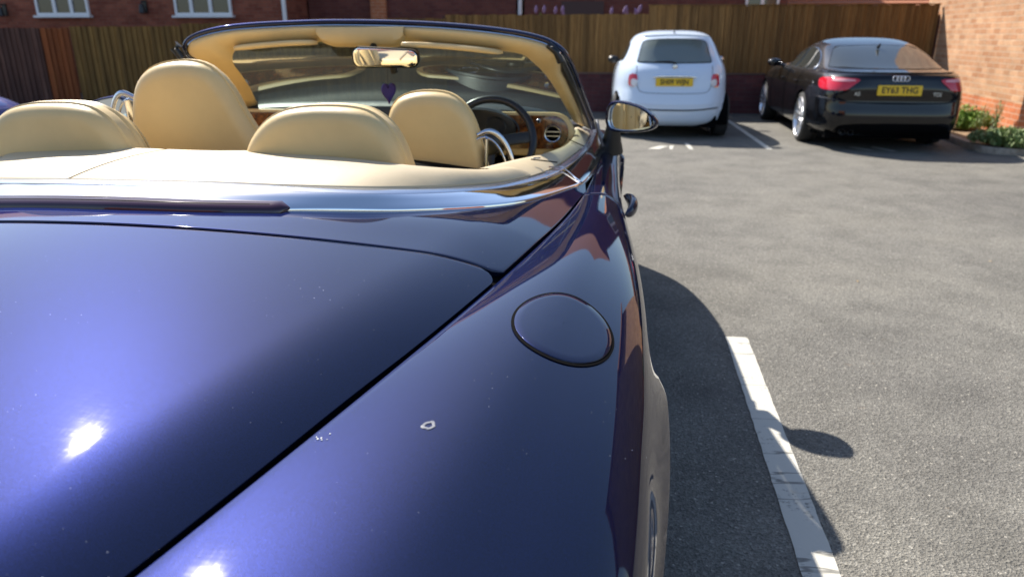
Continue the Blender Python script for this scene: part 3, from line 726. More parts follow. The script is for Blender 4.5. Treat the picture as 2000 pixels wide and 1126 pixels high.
# --- chrome waist trim
CHM = cr([(-1.22, 3.653, .889), (-1.2, 3.05, .892), (-1.155, 2.6, .897), (-1.09, 2.28, .908), (-.99, 1.98, .93), (-.86, 1.74, .955), (-.72, 1.62, .975), (-.60, 1.565, .988), (-.45, 1.535, .997), (-.302, 1.522, 1.001), (XC, 1.512, 1.003), (-.029, 1.512, 1.003), (.155, 1.518, .998), (.323, 1.565, .986), (.427, 1.655, .970), (.518, 1.775, .953), (.615, 1.985, .928), (.710, 2.30, .905), (.772, 2.65, .896), (.818, 3.05, .892), (.838, 3.653, .889)], 181)
CHO2 = cr([(-1.25, 3.653, .862), (-1.24, 2.95, .866), (-1.195, 2.40, .876), (-1.132, 2.1, .887), (-1.032, 1.80, .907), (-.87, 1.562, .937), (-.64, 1.442, .958), (-.40, 1.426, .972)]+list([(XC, 1.427, .974), (0, 1.442, .971), (.201, 1.487, .966), (.423, 1.599, .946), (.636, 1.843, .914), (.755, 2.144, .891), (.818, 2.40, .876), (.862, 2.95, .866), (.876, 3.653, .862)]), 181)
COV = cr([(-1.19, 3.65, .899), (-1.17, 3.03, .905), (-1.12, 2.58, .910), (-1.055, 2.29, .920), (-.955, 2.00, .940), (-.83, 1.77, .963), (-.70, 1.65, .981), (-.59, 1.597, .993), (-.44, 1.568, 1.002), (-.30, 1.553, 1.006), (XC, 1.546, 1.008), (-.029, 1.548, 1.008), (.15, 1.556, 1.003), (.312, 1.605, .991), (.412, 1.69, .976), (.50, 1.81, .959), (.598, 2.01, .936), (.69, 2.32, .916), (.745, 2.65, .908), (.793, 3.0, .905), (.808, 3.65, .899)], 181)
def ribbon(a, b, prof, n=None):
    """prof: list of (t across a->b, lift)"""
    return np.array([[p*(1-t)+q_*t+np.array([0, 0, l]) for p, q_ in zip(a, b)] for t, l in prof])
m_ = MB(); m_.grid(ribbon(CHO2, CHM, [(0, -.012), (0, .0005), (.02, .003), (.06, .004), (.3, .0045), (.6, .005), (.93, .005), (.97, .004), (.985, -.006)]))
side('chrome_waist_trim', m_, M_chrome, angle=60)
m_ = MB(); m_.grid(ribbon(CHM, COV, [(.0, -.006), (.05, .002), (.12, .003), (.5, .004), (.9, .005), (.985, .003), (1, -.008)]))
side('inner_waist_trim', m_, M_satin, angle=60)
# joint of the trim at the rear corner
m_ = MB()
for k in (118, 121):
    pass
i = int(np.argmin(np.abs(CHM[:, 0]-.735)+(CHM[:, 1] < 1.7)*9)); j = int(np.argmin(np.abs(CHO2[:, 0]-.80)+(CHO2[:, 1] < 1.7)*9))
m_.tube([COV[i-4]+[0, 0, .012], CHM[i]+[0, 0, .012], CHO2[j]+[.002, 0, .006]], .0025, 8, sx=1.8); side('trim_joint', m_, M_chrome)
# --- high level brake light
BL = cr([(-.95, 1.66, .925), (-.75, 1.50, .952), (-.60, 1.462, .966), (-.45, 1.45, .974), (-.30, 1.442, .979), (XC, 1.436, .981), (0, 1.450, .977), (.185, 1.485, .971)], 60)
m_ = MB(); hw = .026; G = []
for k, p in enumerate(BL):
    t = BL[min(k+1, 59)]-BL[max(k-1, 0)]; t /= np.linalg.norm(t); a = np.cross(t, (0, 0, 1)); a /= np.linalg.norm(a)
    e = min(1, (BL[-1]-p)[0]/.03) if p[0] > 0 else min(1, (p-BL[0])[0]/.03); s_ = math.sqrt(max(0, 1-(1-e)**2))*.97+.03
    G.append([p+a*u*hw*s_+np.array([0, 0, l*min(1, s_*1.5)]) for u, l in ((-1, -.012), (-1, .004), (-.9, .0105), (-.5, .013), (0, .0125), (.5, .0095), (.88, .004), (1, -.001), (1, -.014))])
m_.grid(G); M_lens = mat('dark_brake_lens', (.035, .012, .03), .06, 0, .6)
bl = side('brake_light', m_, M_lens, angle=50)
m_ = MB(); m_.sweep([p+np.array([0, -.010, .0085]) for p in BL[2:-2]], rrect(.006, .004, .001, 2)); m_.build('lens_seal', M_gap, bl)
# --- tonneau cover in cream leather (three sewn panels)
CF = cr([(-1.13, 2.4, .96), (-1.08, 2.2, .985), (-1.0, 2.03, 1.01), (-.78, 1.905, 1.03), (-.66, 1.90, 1.031), (-.54, 1.885, 1.031), (-.40, 1.885, 1.03), (-.3, 1.868, 1.031), (-.187, 1.862, 1.031), (-.08, 1.878, 1.03), (.08, 1.84, 1.029), (.239, 1.80, 1.026), (.37, 1.80, 1.014), (.46, 1.87, .995), (.53, 1.99, .972), (.59, 2.14, .955)], 161)
def cf_at(x): return np.array([x, np.interp(x, CF[:, 0], CF[:, 1]), np.interp(x, CF[:, 0], CF[:, 2])])
CVm = COV[(COV[:, 1] < 2.45)]
def cv_at(x): return np.array([x, np.interp(x, CVm[:, 0], CVm[:, 1]), np.interp(x, CVm[:, 0], CVm[:, 2])])
def covpanel(xa0, xa1, xb0, xb1, n):
    G = []
    for t in np.linspace(0, 1, n):
        a = cv_at(xa0*(1-t)+xa1*t); b = cf_at(xb0*(1-t)+xb1*t)
        G.append([a*(1-v)+b*v+np.array([0, 0, .010*math.sin(math.pi*v**.9)+.004]) for v in np.linspace(0, 1, 22)])
    m = MB(); panel(m, G, .007, .03); return m
covp = covpanel(-.403, .655, -.330, .575, 70); cover = side('tonneau_cover', covp, M_cover)
covpanel(-.80, -.407, -.80, -.336, 34).build('cover_panel', M_cover, cover)
covpanel(-1.03, -.805, -1.09, -.807, 20).build('cover_panel', M_cover, cover)
m_ = MB(); m_.grid([[cf_at(x)+np.array([0, .0, -.004]) for x in np.linspace(-1.08, .6, 60)], [cf_at(x)+np.array([0, .02, -.012]) for x in np.linspace(-1.08, .6, 60)], [cf_at(x)+np.array([0, .03, -.3]) for x in np.linspace(-1.08, .6, 60)]]); m_.build('cover_front', M_leather, cover)
# --- cream side rails (door tops)
def rail(s):
    a = cr([(.50, 2.06, .965), (.575, 2.32, .95), (.659, 2.525, .94), (.72, 2.80, .93), (.742, 3.147, .93), (.73, 3.4, .93)], 60)
    b = np.array([(np.interp(y, COV[120:, 1], COV[120:, 0]), y, np.interp(y, COV[120:, 1], COV[120:, 2])) for y in a[:, 1]])
    if s < 0: a[:, 0] = 2*XC-a[:, 0]; b[:, 0] = 2*XC-b[:, 0]
    G = [[p*(1-t)+q_*t+np.array([0, 0, l]) for p, q_ in zip(a, b)] for t, l in ((0, -.3), (0, -.03), (.02, -.01), (.1, .004), (.3, .012), (.6, .012), (.9, .006), (1, .0))]
    m = MB(); m.grid(G); return m
rl = side('door_top_rail', rail(1), M_cover, angle=60); side('door_top_rail', rail(-1), M_cover, angle=60)
for q_ in ([(.640, 2.30, .956), (.72, 2.36, .938)], [(.735, 2.86, .945), (.795, 2.9, .914)]): m_ = MB(); m_.tube(q_, .0022, 6); m_.build('seam', M_gap, rl)
m_ = MB(); plate(m_, rrect(.035, .012, .005, 4), lambda u, v, w_: (.66+u*.6, 2.28+v+u*.8, .962-u*.1+w_), .003, .001); m_.build('rail_button', M_satin, rl)
# --- interior tub
tub = MB()
tub.box((XC-.86, 1.6, .28), (XC+.86, 3.4, .33)); tub.box((XC-.88, 1.9, .33), (XC-.82, 3.4, .84)); tub.box((XC+.80, 2.2, .33), (XC+.84, 3.4, .86)); tub.box((XC-.7, 1.62, .33), (XC+.6, 1.72, .80))
side('cabin_lining', tub, M_leather, smooth=False)
m_ = MB(); m_.box((XC-.12, 2.0, .33), (XC+.12, 3.1, .62)); side('centre_console', m_, M_leather, smooth=False)
# --- seats
def seat_group(name, lab): 
    e = bpy.data.objects.new(name, None); COL.objects.link(e); e.parent = car; e['label'] = lab; return e
def sm(pts, n=80): 
    p = list(pts); p = p+[p[0]]; return cr(p, n+1)[:-1]
RO = [(-.075, .80), (-.075, .95), (-.062, 1.03), (-.035, 1.08), (.010, 1.125), (.057, 1.150), (.113, 1.162), (.18, 1.166), (.248, 1.164), (.295, 1.154), (.335, 1.128), (.362, 1.09), (.385, 1.03), (.40, .95), (.40, .80)]
for dx, lab in ((-.045, ''), (-.83, '')):
    m_ = MB(); pillow(m_, sm([(x+dx, z-.012) for x, z in RO]), 1.84, 1.99, .045, .014, -.12, 1.93, 1.0); side('rear_seat_back', m_, M_leather)
    m_ = MB(); pillow(m_, sm([(x+dx+.02*(-1 if x > .16 else 1), z-.032) for x, z in RO]), 1.975, 2.02, .026, .01, -.12, None, 1.0); side('rear_seat_cushion', m_, M_leather)
FL = [(-.80, .40), (-.73, .75), (-.69, .95), (-.662, 1.05), (-.637, 1.13), (-.612, 1.185), (-.578, 1.222), (-.526, 1.247), (-.455, 1.259), (-.39, 1.256), (-.345, 1.238), (-.308, 1.195), (-.268, 1.10), (-.232, 1.02), (-.19, .90), (-.13, .70), (-.1, .40)]
m_ = MB(); pillow(m_, sm([(x-.045, z-.006) for x, z in FL], 110), 2.24, 2.37, .055, .02, -.16, 2.34, 1.1); side('front_seat_back', m_, M_leather)
m_ = MB(); pillow(m_, sm([(-.52+(x+.47)*.9, z-.025) for x, z in FL], 110), 2.35, 2.41, .03, .012, -.16, None, 1.1); side('front_seat_cushion', m_, M_leather)
FR = [(.09, .40), (.12, .75), (.150, .95), (.168, 1.03), (.180, 1.075), (.195, 1.11), (.222, 1.138), (.27, 1.155), (.325, 1.160), (.388, 1.153), (.43, 1.128), (.463, 1.085), (.487, 1.014), (.503, .937), (.53, .80), (.58, .40)]
m_ = MB(); pillow(m_, sm([(x-.035, z-.004) for x, z in FR], 100), 2.37, 2.49, .05, .02, -.14, 2.47, 1.05); side('front_seat_back', m_, M_leather)
m_ = MB(); pillow(m_, sm([(.295+(x-.33)*.9, z-.02) for x, z in FR], 100), 2.475, 2.53, .03, .012, -.14, None, 1.05); side('front_seat_cushion', m_, M_leather)
for x0, x1, y0 in ((.1, .58, 2.5), (-.74, -.2, 2.38)):
    m_ = MB(); pillow(m_, sm([(x0, .36), (x0, .5), (x0+.05, .55), (x1-.05, .55), (x1, .5), (x1, .36)], 50), y0, y0+.5, .05, .01); side('seat_base', m_, M_leather)
# polished seat-belt guides on the front seats
def guide(cx, y, s, z0):
    m = MB(); pts = cr([(cx-s*.02, y, z0+.06), (cx+s*.02, y, z0+.075), (cx+s*.055, y+.01, z0+.055), (cx+s*.085, y+.02, z0+.0), (cx+s*.10, y+.02, z0-.08)], 24)
    m.tube(pts, .009, 10, sx=.6); m.tube(pts+np.array([-s*.018, 0, -.02]), .004, 8)
    m.sweep([(cx+s*.0, y+.012, z0-.09), (cx+s*.01, y+.012, z0+.05)], rrect(.05, .008, .002, 2)); side('seat_belt_guide', m, M_satin)
guide(.470, 2.40, 1, .955); guide(-.715, 2.3, -1, 1.075)
# --- dashboard
DY = 3.14
dash = MB(); G = []
xl, xr = -.90, .745
for t, (yo, zo) in enumerate([(0, -.19), (-.012, -.16), (-.016, -.1), (-.016, -.03), (-.008, -.006), (.01, .004), (.04, .010), (.10, .006), (.17, -.010), (.235, -.030)]):
    row = []
    for u in np.linspace(-1, 1, 70):
        x = (xl+xr)/2+u*(xr-xl)/2; bow = .03*(1-u*u); end = abs(u)**10
        zt = 1.022+.022*(1-u*u)-.10*end
        row.append((x, DY+yo+bow*.5+.04*end, zt+zo*(1 if zo > 0 else 1) if zo > -.08 else .84+(zo+.19)*1.0))
    G.append(row)
dash.grid(G); db = side('dashboard', dash, M_slate)
def cap_out(x0, x1, z0, z1, n=14, rr=1.0):
    r = (z1-z0)/2*rr; zc = (z0+z1)/2; out = []
    for a in np.linspace(-90, 90, n): out.append((x1-r*math.cos(0)+r*math.cos(R(a))*1.0, zc+(z1-z0)/2*math.sin(R(a))))
    for a in np.linspace(90, 270, n): out.append((x0+r+r*math.cos(R(a)), zc+(z1-z0)/2*math.sin(R(a))))
    return out
def dM(yo): return lambda u, v, w_: (u, DY-.02-yo-w_, v)
m_ = MB(); plate(m_, cap_out(.02, .748, .842, 1.024), dM(.0), .022, .010); m_.build('dash_pad', M_leather, db)
m_ = MB(); plate(m_, cap_out(-.90, -.20, .842, 1.024), dM(.0), .022, .010); m_.build('dash_pad', M_leather, db)
m_ = MB(); plate(m_, cap_out(.05, .722, .872, 1.012), dM(.022), .008, .003); vn = m_.build('walnut_veneer', M_wood, db)
m_ = MB(); plate(m_, cap_out(-.872, -.23, .872, 1.012), dM(.022), .008, .003); m_.build('walnut_veneer', M_wood, db)
def vent(x, z, r=.036):
    m = MB(); m.lathe([(DY-.048, r*.80), (DY-.062, r*.84), (DY-.064, r*.95), (DY-.058, r*1.04), (DY-.046, r*1.05)], (x, 0, z), 'y', 40); v = m.build('air_vent', M_satin, db)
    m = MB(); m.lathe([(DY-.052, 0), (DY-.052, r*.85)], (x, 0, z), 'y', 32); m.build('vent_duct', M_gap, v)
    m = MB()
    for dz in (-.009, .009): w_ = math.sqrt((r*.84)**2-dz*dz); m.box((x-w_, DY-.064, z+dz-.0022), (x+w_, DY-.056, z+dz+.0022))
    m.build('vent_slat', M_satin, v, smooth=False)
vent(.655, .938); vent(-.785, .938)
def knob(x, z, r): m = MB(); m.lathe([(DY-.048, r), (DY-.066, r*.9), (DY-.07, r*.6), (DY-.07, 0)], (x, 0, z), 'y', 20); m.build('organ_stop_knob', M_chrome, db)
knob(.595, .990, .011); knob(-.70, .995, .011); knob(.56, .905, .008)
# switches below
for x in (.40, .47, .66): m_ = MB(); m_.lathe([(DY-.035, .016), (DY-.05, .015), (DY-.05, 0)], (x, 0, .845), 'y', 16); m_.build('switch', M_black, db)
# defroster slot on the dash top
m_ = MB(); m_.sweep([(x, DY+.12+.015*(1-((x+.08)/.6)**2), 1.022+.022*(1-((x+.08)/.82)**2)+.003) for x in np.linspace(-.52, .38, 24)], [(-.016, -.008), (.016, -.008), (.016, .003), (-.016, .003)]); ds = m_.build('defroster_slot', M_gap, db)
# instrument binnacle
m_ = MB(); G = []
for yo, k in ((-.08, 1.0), (-.04, 1.03), (.03, 1.02)):
    G.append([(.33+.18*k*math.cos(a), DY+yo, .95+.088*k*math.sin(a)) for a in np.linspace(R(-10), R(190), 30)])
m_.grid(G); bn = m_.build('instrument_binnacle', M_slate, db)
m_ = MB(); plate(m_, [(.33+.17*math.cos(a), .955+.088*math.sin(a)) for a in np.linspace(0, 2*math.pi, 40, endpoint=False)], dM(.036), .006, .002); m_.build('instrument_panel', M_black, bn)
for x in (.25, .41): m_ = MB(); m_.lathe([(DY-.062, .040), (DY-.068, .043), (DY-.062, .046)], (x, 0, .96), 'y', 32); m_.build('dial_ring', M_satin, bn)
# --- steering wheel
SWC = np.array([.415, 2.90, .925]); SR = .175; tilt = R(22)
def swp(a, r=SR, off=0): return SWC+np.array([r*math.cos(a), r*math.sin(a)*math.sin(tilt)+off*-math.cos(tilt), r*math.sin(a)*math.cos(tilt)-off*math.sin(tilt)])
sw = bpy.data.objects.new('steering_wheel', None); COL.objects.link(sw); sw.parent = car
m_ = MB(); G = []
for a in np.linspace(0, 2*math.pi, 60, endpoint=False):
    c = swp(a); rd = (swp(a, SR+.01)-c)*100; nx = np.cross(rd, swp(a+.01)-c); nx /= np.linalg.norm(nx)
    G.append([c+.0155*(rd*math.cos(b)+nx*math.sin(b)) for b in np.linspace(0, 2*math.pi, 12, endpoint=False)])
m_.grid(G, closeu=True, closev=True); m_.build('wheel_rim', mat('dark_leather_rim', (.012, .013, .02), .3), sw)
m_ = MB()
for a in (R(8), R(172), R(270)): m_.sweep([swp(a, .04, .005), swp(a, .11, .0), swp(a, SR-.01)], rrect(.045, .012, .004, 2), up=(0, -1, .3))
m_.lathe([(0, .0), (0, .055), (-.03, .05), (-.045, .03), (-.048, 0)], tuple(SWC), 'y', 28); m_.build('wheel_spokes', M_black, sw)
m_ = MB(); m_.tube([SWC+[0, .02, 0], SWC+[0, .25, -.06]], .035, 14); m_.build('column', M_black, sw)
m_ = MB(); m_.sweep([SWC+[.04, -.02, -.10], SWC+[.12, -.01, -.08]], rrect(.02, .006, .002, 2)); m_.build('spoke_trim', M_chrome, sw)
# --- windscreen frame
OUT = cr([(-.835, 3.35, .925), (-.812, 3.2, 1.012), (-.785, 3.0, 1.115), (-.768, 2.85, 1.20), (-.755, 2.74, 1.262), (-.735, 2.70, 1.300), (-.70, 2.70, 1.331), (-.63, 2.72, 1.356), (-.53, 2.745, 1.372), (-.36, 2.79, 1.383), (-.16, 2.81, 1.388), (.12, 2.81, 1.383), (.33, 2.78, 1.371), (.52, 2.735, 1.351), (.635, 2.71, 1.328), (.69, 2.70, 1.304), (.722, 2.705, 1.277), (.755, 2.85, 1.202), (.783, 3.0, 1.116), (.813, 3.2, 1.016), (.837, 3.36, .928)], 220)
ws = bpy.data.objects.new('windscreen_frame', None); COL.objects.link(ws); ws.parent = car
cen = np.array([XC, 3.0, .9])
def radial(path, r_in, fwd=0):
    """offset a path toward the opening centre in the x-z plane"""
    out = []
    for i, p in enumerate(path):
        t = path[min(i+1, len(path)-1)]-path[max(i-1, 0)]; n = np.array([t[2], 0, -t[0]]); n /= np.linalg.norm(n)+1e-9
        if np.dot(n, cen-p) < 0: n = -n
        out.append(p+n*r_in+np.array([0, fwd, 0]))
    return np.array(out)
O = OUT
rows = [radial(O, .030, .055), radial(O, .004, .060), radial(O, -.001, .045), radial(O, -.002, .02), radial(O, .001, .004), radial(O, .006, -.001), radial(O, .013, .000), radial(O, .016, .004), radial(O, .0165, .012)]
m_ = MB(); m_.grid(rows); m_.build('header_outer', M_navy, ws, angle=60)
m_ = MB(); m_.grid([radial(O, .0165, .011), radial(O, .0175, .003), radial(O, .021, .002), radial(O, .0225, .012)]); m_.build('header_seal_trim', M_satin, ws, angle=60)
# inner lining: from the seal to the glass edge
GL = cr([(-.72, 3.34, .965), (-.700, 3.2, 1.022), (-.640, 3.0, 1.125), (-.612, 2.88, 1.185), (-.597, 2.80, 1.235), (-.575, 2.79, 1.276), (-.48, 2.82, 1.288), (-.3, 2.86, 1.300), (-.08, 2.875, 1.306), (.12, 2.865, 1.302), (.32, 2.83, 1.290), (.48, 2.79, 1.276), (.56, 2.78, 1.262), (.592, 2.79, 1.238), (.625, 2.83, 1.205), (.655, 2.90, 1.160), (.690, 3.05, 1.081), (.712, 3.2, 1.019), (.728, 3.34, .965)], 220)
def match(A, B):
    """resample B so that it corresponds to A by polar angle"""
    aa = np.arctan2(A[:, 2]-.75, A[:, 0]-XC); bb = np.arctan2(B[:, 2]-.75, B[:, 0]-XC)
    o = np.argsort(bb); return np.array([[np.interp(a, bb[o], B[o, k]) for k in range(3)] for a in aa])
GLm = match(O, GL); SE = radial(O, .0225, .010)
x = O[:, 0]; pil = (O[:, 2] < 1.265)
# black seal strip down the pillars is the outer third of the lining
fr_ = np.where(pil, np.clip((1.285-O[:, 2])/.06, 0, 1)*.36, 0)[:, None]
MID = SE*(1-fr_)+GLm*fr_
m_ = MB(); rws = []
for t, l in ((0, 0), (.05, -.012), (.2, -.022), (.45, -.026), (.7, -.018), (.9, -.004), (1, .012)): rws.append([p*(1-t)+q_*t+np.array([0, l, 0]) for p, q_ in zip(MID, GLm)])
m_.grid(rws); m_.build('cream_header_lining', M_leather, ws, angle=70)
for sgn in (1, -1):
    ix = [i for i in range(len(O)) if (O[i, 0]-XC)*sgn > 0 and O[i, 2] < 1.31]
    m_ = MB(); m_.grid([[SE[i]+np.array([0, .0, 0]) for i in ix], [SE[i]*.7+MID[i]*.3+np.array([0, -.012, 0]) for i in ix], [SE[i]*.3+MID[i]*.7+np.array([0, -.012, 0]) for i in ix], [MID[i]+np.array([0, .004, 0]) for i in ix]]); m_.build('pillar_seal', M_black, ws)
for q_, r_ in (([(.66, 2.70, 1.30), (.69, 2.69, 1.275), (.705, 2.70, 1.24)], .013), ([(-.745, 2.695, 1.30), (-.762, 2.69, 1.283), (-.74, 2.70, 1.25)], .015)): m_ = MB(); m_.tube(q_, r_, 10); m_.build('roof_latch', M_black, ws)
for x_, z_ in ((.70, 1.272), (.672, 1.292)): m_ = MB(); m_.lathe([(2.685, 0), (2.684, .004), (2.69, .006)], (x_, 0, z_), 'y', 12); m_.build('latch_screw', M_chrome, ws)
# sun visors and mirror console
for x0, x1, z0, z1 in ((-.56, -.24, 1.283, 1.306), (.10, .49, 1.300, 1.272)):
    m_ = MB(); pth = cr([(x0, 2.765, z0), (x0*.7+x1*.3, 2.795, z0*.7+z1*.3+.004), (x0*.3+x1*.7, 2.80 if x0 < 0 else 2.77, z0*.3+z1*.7+.004), (x1, 2.81 if x0 < 0 else 2.745, z1)], 30)
    G = []
    for k, p in enumerate(pth):
        e = min(1, k/5, (29-k)/5); s_ = math.sqrt(max(0, 1-(1-e)**2))*.95+.05
        G.append([p+np.array([0, a*s_, b*(.4+.6*s_)]) for a, b in rrect(.10, .020, .009, 4)])
    m_.grid(G, closev=True); m_.add(G[0], [tuple(range(len(G[0])))]); m_.add(G[-1], [tuple(range(len(G[0])))]); m_.build('sun_visor', M_leather, ws)
m_ = MB(); G = []
for k, x_ in enumerate(np.linspace(-.235, .105, 24)):
    e = min(1, k/4, (23-k)/4); s_ = .25+.75*math.sqrt(max(0, 1-(1-e)**2))
    zc = 1.342-.0*abs(x_)
    G.append([(x_, 2.80+a, zc+b) for a, b in ((.05, .03), (-.004, .018), (-.012, -.0), (-.008, -.030*s_), (.01, -.048*s_), (.06, -.055*s_), (.12, -.055*s_))])
m_.grid(G); m_.build('mirror_console', M_leather, ws)
# glass
top = GLm[[i for i in range(len(O)) if O[i, 2] >= 1.262]]
def gl_edge(s, z):
    i = [k for k in range(len(GL)) if (GL[k, 0]-XC)*s > 0]; a = GL[i]; o_ = np.argsort(a[:, 2]); return np.array([np.interp(z, a[o_, 2], a[o_, k]) for k in range(3)])
G = []
for v in np.linspace(0, 1, 16):
    z = .965*(1-v)+1.300*v; L_ = gl_edge(-1, min(z, 1.272)); R_ = gl_edge(1, min(z, 1.258)); row = []
    for u in np.linspace(0, 1, 40):
        p = L_*(1-u)+R_*u; p[2] = z if v > .9 else p[2]*1; b = 4*u*(1-u); p = p+np.array([0, (.10*(1-v)+.075*v)*b, .02*b*v]); row.append(p+np.array([0, .012, 0]))
    G.append(row)
m_ = MB(); m_.grid(G); m_.build('windscreen', M_wscreen, ws)
# cowl under the glass; side boxes are fillers added to block leaking sunlight
m_ = MB(); m_.box((-1.13, 3.38, .80), (.77, 3.52, .945)); m_.box((.72, 3.2, .6), (.862, 3.75, .862)); m_.box((-1.222, 3.2, .6), (-1.1, 3.75, .862)); side('scuttle_and_light_block', m_, M_black, smooth=False)
# bonnet
G = []
for y in np.linspace(3.46, 4.78, 30):
    a = (y-3.46)/1.32; hw_ = np.interp(y, [3.46, 3.9, 4.3, 4.62, 4.78], [1.045, 1.015, .935, .83, .68]); ze = np.interp(y, [3.46, 3.9, 4.3, 4.62, 4.78], [.862, .85, .81, .74, .66])
    G.append([(XC+u*hw_, y, ze+(.085*(1-a)+.05)*(1-abs(u)**2.4)) for u in np.linspace(-1, 1, 31)])
m_ = MB(); panel(m_, G, .003, .015); side('bonnet', m_, M_navy)
# headlamps and grille, hidden behind the cabin from here
for s in (1, -1):
    m_ = MB(); m_.lathe([(4.86, 0), (4.85, .05), (4.80, .085), (4.74, .09)], (XC+s*.52, 0, .6), 'y', 28); side('headlight', m_, M_satin)
m_ = MB(); m_.box((XC-.3, 4.9, .34), (XC+.3, 4.93, .62)); side('grille', m_, M_gap, smooth=False)
# --- rear-view mirror
rv = bpy.data.objects.new('rear_view_mirror', None); COL.objects.link(rv); rv.parent = car; rv.location = (.052, 2.715, 1.252)
rv.rotation_euler = (R(6), R(1), R(-6))
ol = [(a*1.0, b*(1-.12*(a/.14))) for a, b in rrect(.262, .070, .028, 8)]
m_ = MB(); plate(m_, ol, lambda u, v, w_: (u, w_, v), .03, .012); m_.build('mirror_housing', M_black, rv)
m_ = MB(); plate(m_, [(a*.965, b*.90) for a, b in ol], lambda u, v, w_: (u, -w_, v), .003, .002); m_.build('mirror_face', M_mirror, rv)
m_ = MB(); m_.tube([(-.08, .03, .0), (-.08, .06, .02), (-.08, .10, .035)], .012, 10); m_.tube([(0.02, .02, -.03), (.02, .03, -.055)], .014, 10); m_.build('mirror_stalk', M_black, rv)
# heart pendant hanging from the mirror
hp = thing('heart_pendant', 'flat violet heart pendant hanging on a thread from the rear view mirror', 'pendant', (.055, 2.725, 1.130), R(62))
o_ = []
for a in np.linspace(0, 2*math.pi, 48, endpoint=False): o_.append((.0026*16*math.sin(a)**3/1.15, .0026*(13*math.cos(a)-5*math.cos(2*a)-2*math.cos(3*a)-math.cos(4*a))))
m_ = MB(); plate(m_, o_, lambda u, v, w_: (u, w_-.005, v), .010, .004); m_.build('heart', mat('violet_felt', (.05, .03, .16), .7), hp)
m_ = MB(); m_.tube([(0, 0, .015), (0, 0, .088)], .0012, 5); m_.build('thread', M_black, hp)
# --- wing mirrors
def teardrop(n=60):
    p = [(-.105, -.02), (-.100, .035), (-.075, .058), (-.03, .057), (.03, .042), (.075, .018), (.103, -.012), (.100, -.036), (.06, -.053), (0, -.060), (-.06, -.060), (-.092, -.050)]
    return sm(p, n)
def wing(s):
    e = bpy.data.objects.new('wing_mirror', None); COL.objects.link(e); e.parent = dr if s > 0 else dl_
    e.location = (XC+s*(.977-XC), 3.02, 1.018); e.rotation_euler = (R(0), 0, R(-15*s))
    T_ = teardrop(); sx = s; mb = MB(); G = []
    for w_, k in ((-.004, .93), (-.008, .96), (-.006, 1.0), (.004, 1.03), (.02, 1.05), (.045, 1.0), (.075, .84), (.1, .6), (.115, .3), (.118, .02)): G.append([(sx*p[0]*k, w_, p[1]*k) for p in T_])
    G[0] = [(sx*p[0]*.93, .008, p[1]*.93) for p in T_]
    mb.grid(G, closev=True); mb.build('mirror_shell', M_navy, e)
    mb = MB(); mb.grid([[(sx*p[0]*k, w_, p[1]*k) for p in T_] for w_, k in ((.006, .95), (-.001, .94), (-.003, .90), (.0, .865), (.006, .86))], closev=True); mb.build('mirror_rim', M_satin, e)
    mb = MB(); mb.grid([[(sx*p[0]*k, .003, p[1]*k) for p in T_] for k in (.88, .6, .3, .02)], closev=True)
    g_ = mb.build('mirror_face', M_mirror, e, smooth=False); g_.rotation_euler = (R(-1), 0, R(-8*s))
    mb = MB(); mb.tube([(-.085*s, .05, -.04), (-.09*s, .06, -.10), (-.10*s, .08, -.155)], [.02, .028, .04], 14, sx=1.4); mb.build('mirror_arm', M_black, e)
wing(1); wing(-1)
# quarter-light / door glass corner behind the mirror
m_ = MB(); m_.add([(.86, 3.02, .90), (.845, 3.30, .93), (.835, 3.30, .965), (.85, 3.14, .93)], [(0, 1, 2, 3)]); m_.tube([(.872, 3.0, .895), (.85, 3.16, .935), (.838, 3.3, .97)], .008, 8); m_.build('corner_trim', M_black, dr)
# --- door handles
def handle(s, par):
    mb = MB(); P0 = np.array([.985, 2.36, .79])
    G = []
    for k in np.linspace(0, 1, 18):
        y = 2.29+.20*k; e = math.sin(math.pi*min(1, max(0, k)))**.45 if 0 < k < 1 else 0.02
        cx = .945+.030*math.sin(math.pi*k)**.6; G.append([(XC+s*(cx+.017*e*math.cos(a)-XC), y, .785+.02*k+.026*e*math.sin(a)) for a in np.linspace(0, 2*math.pi, 14, endpoint=False)])
    mb.grid(G, closev=True); mb.build('door_handle', M_navy, par)
handle(1, dr); handle(-1, dl_)
# bumper joint on the lower quarter
m_ = MB(); m_.tube([(.964, .60, .36), (.972, .66, .45), (.972, .70, .53)], .0025, 6); m_.build('bumper_joint', M_gap, qp)
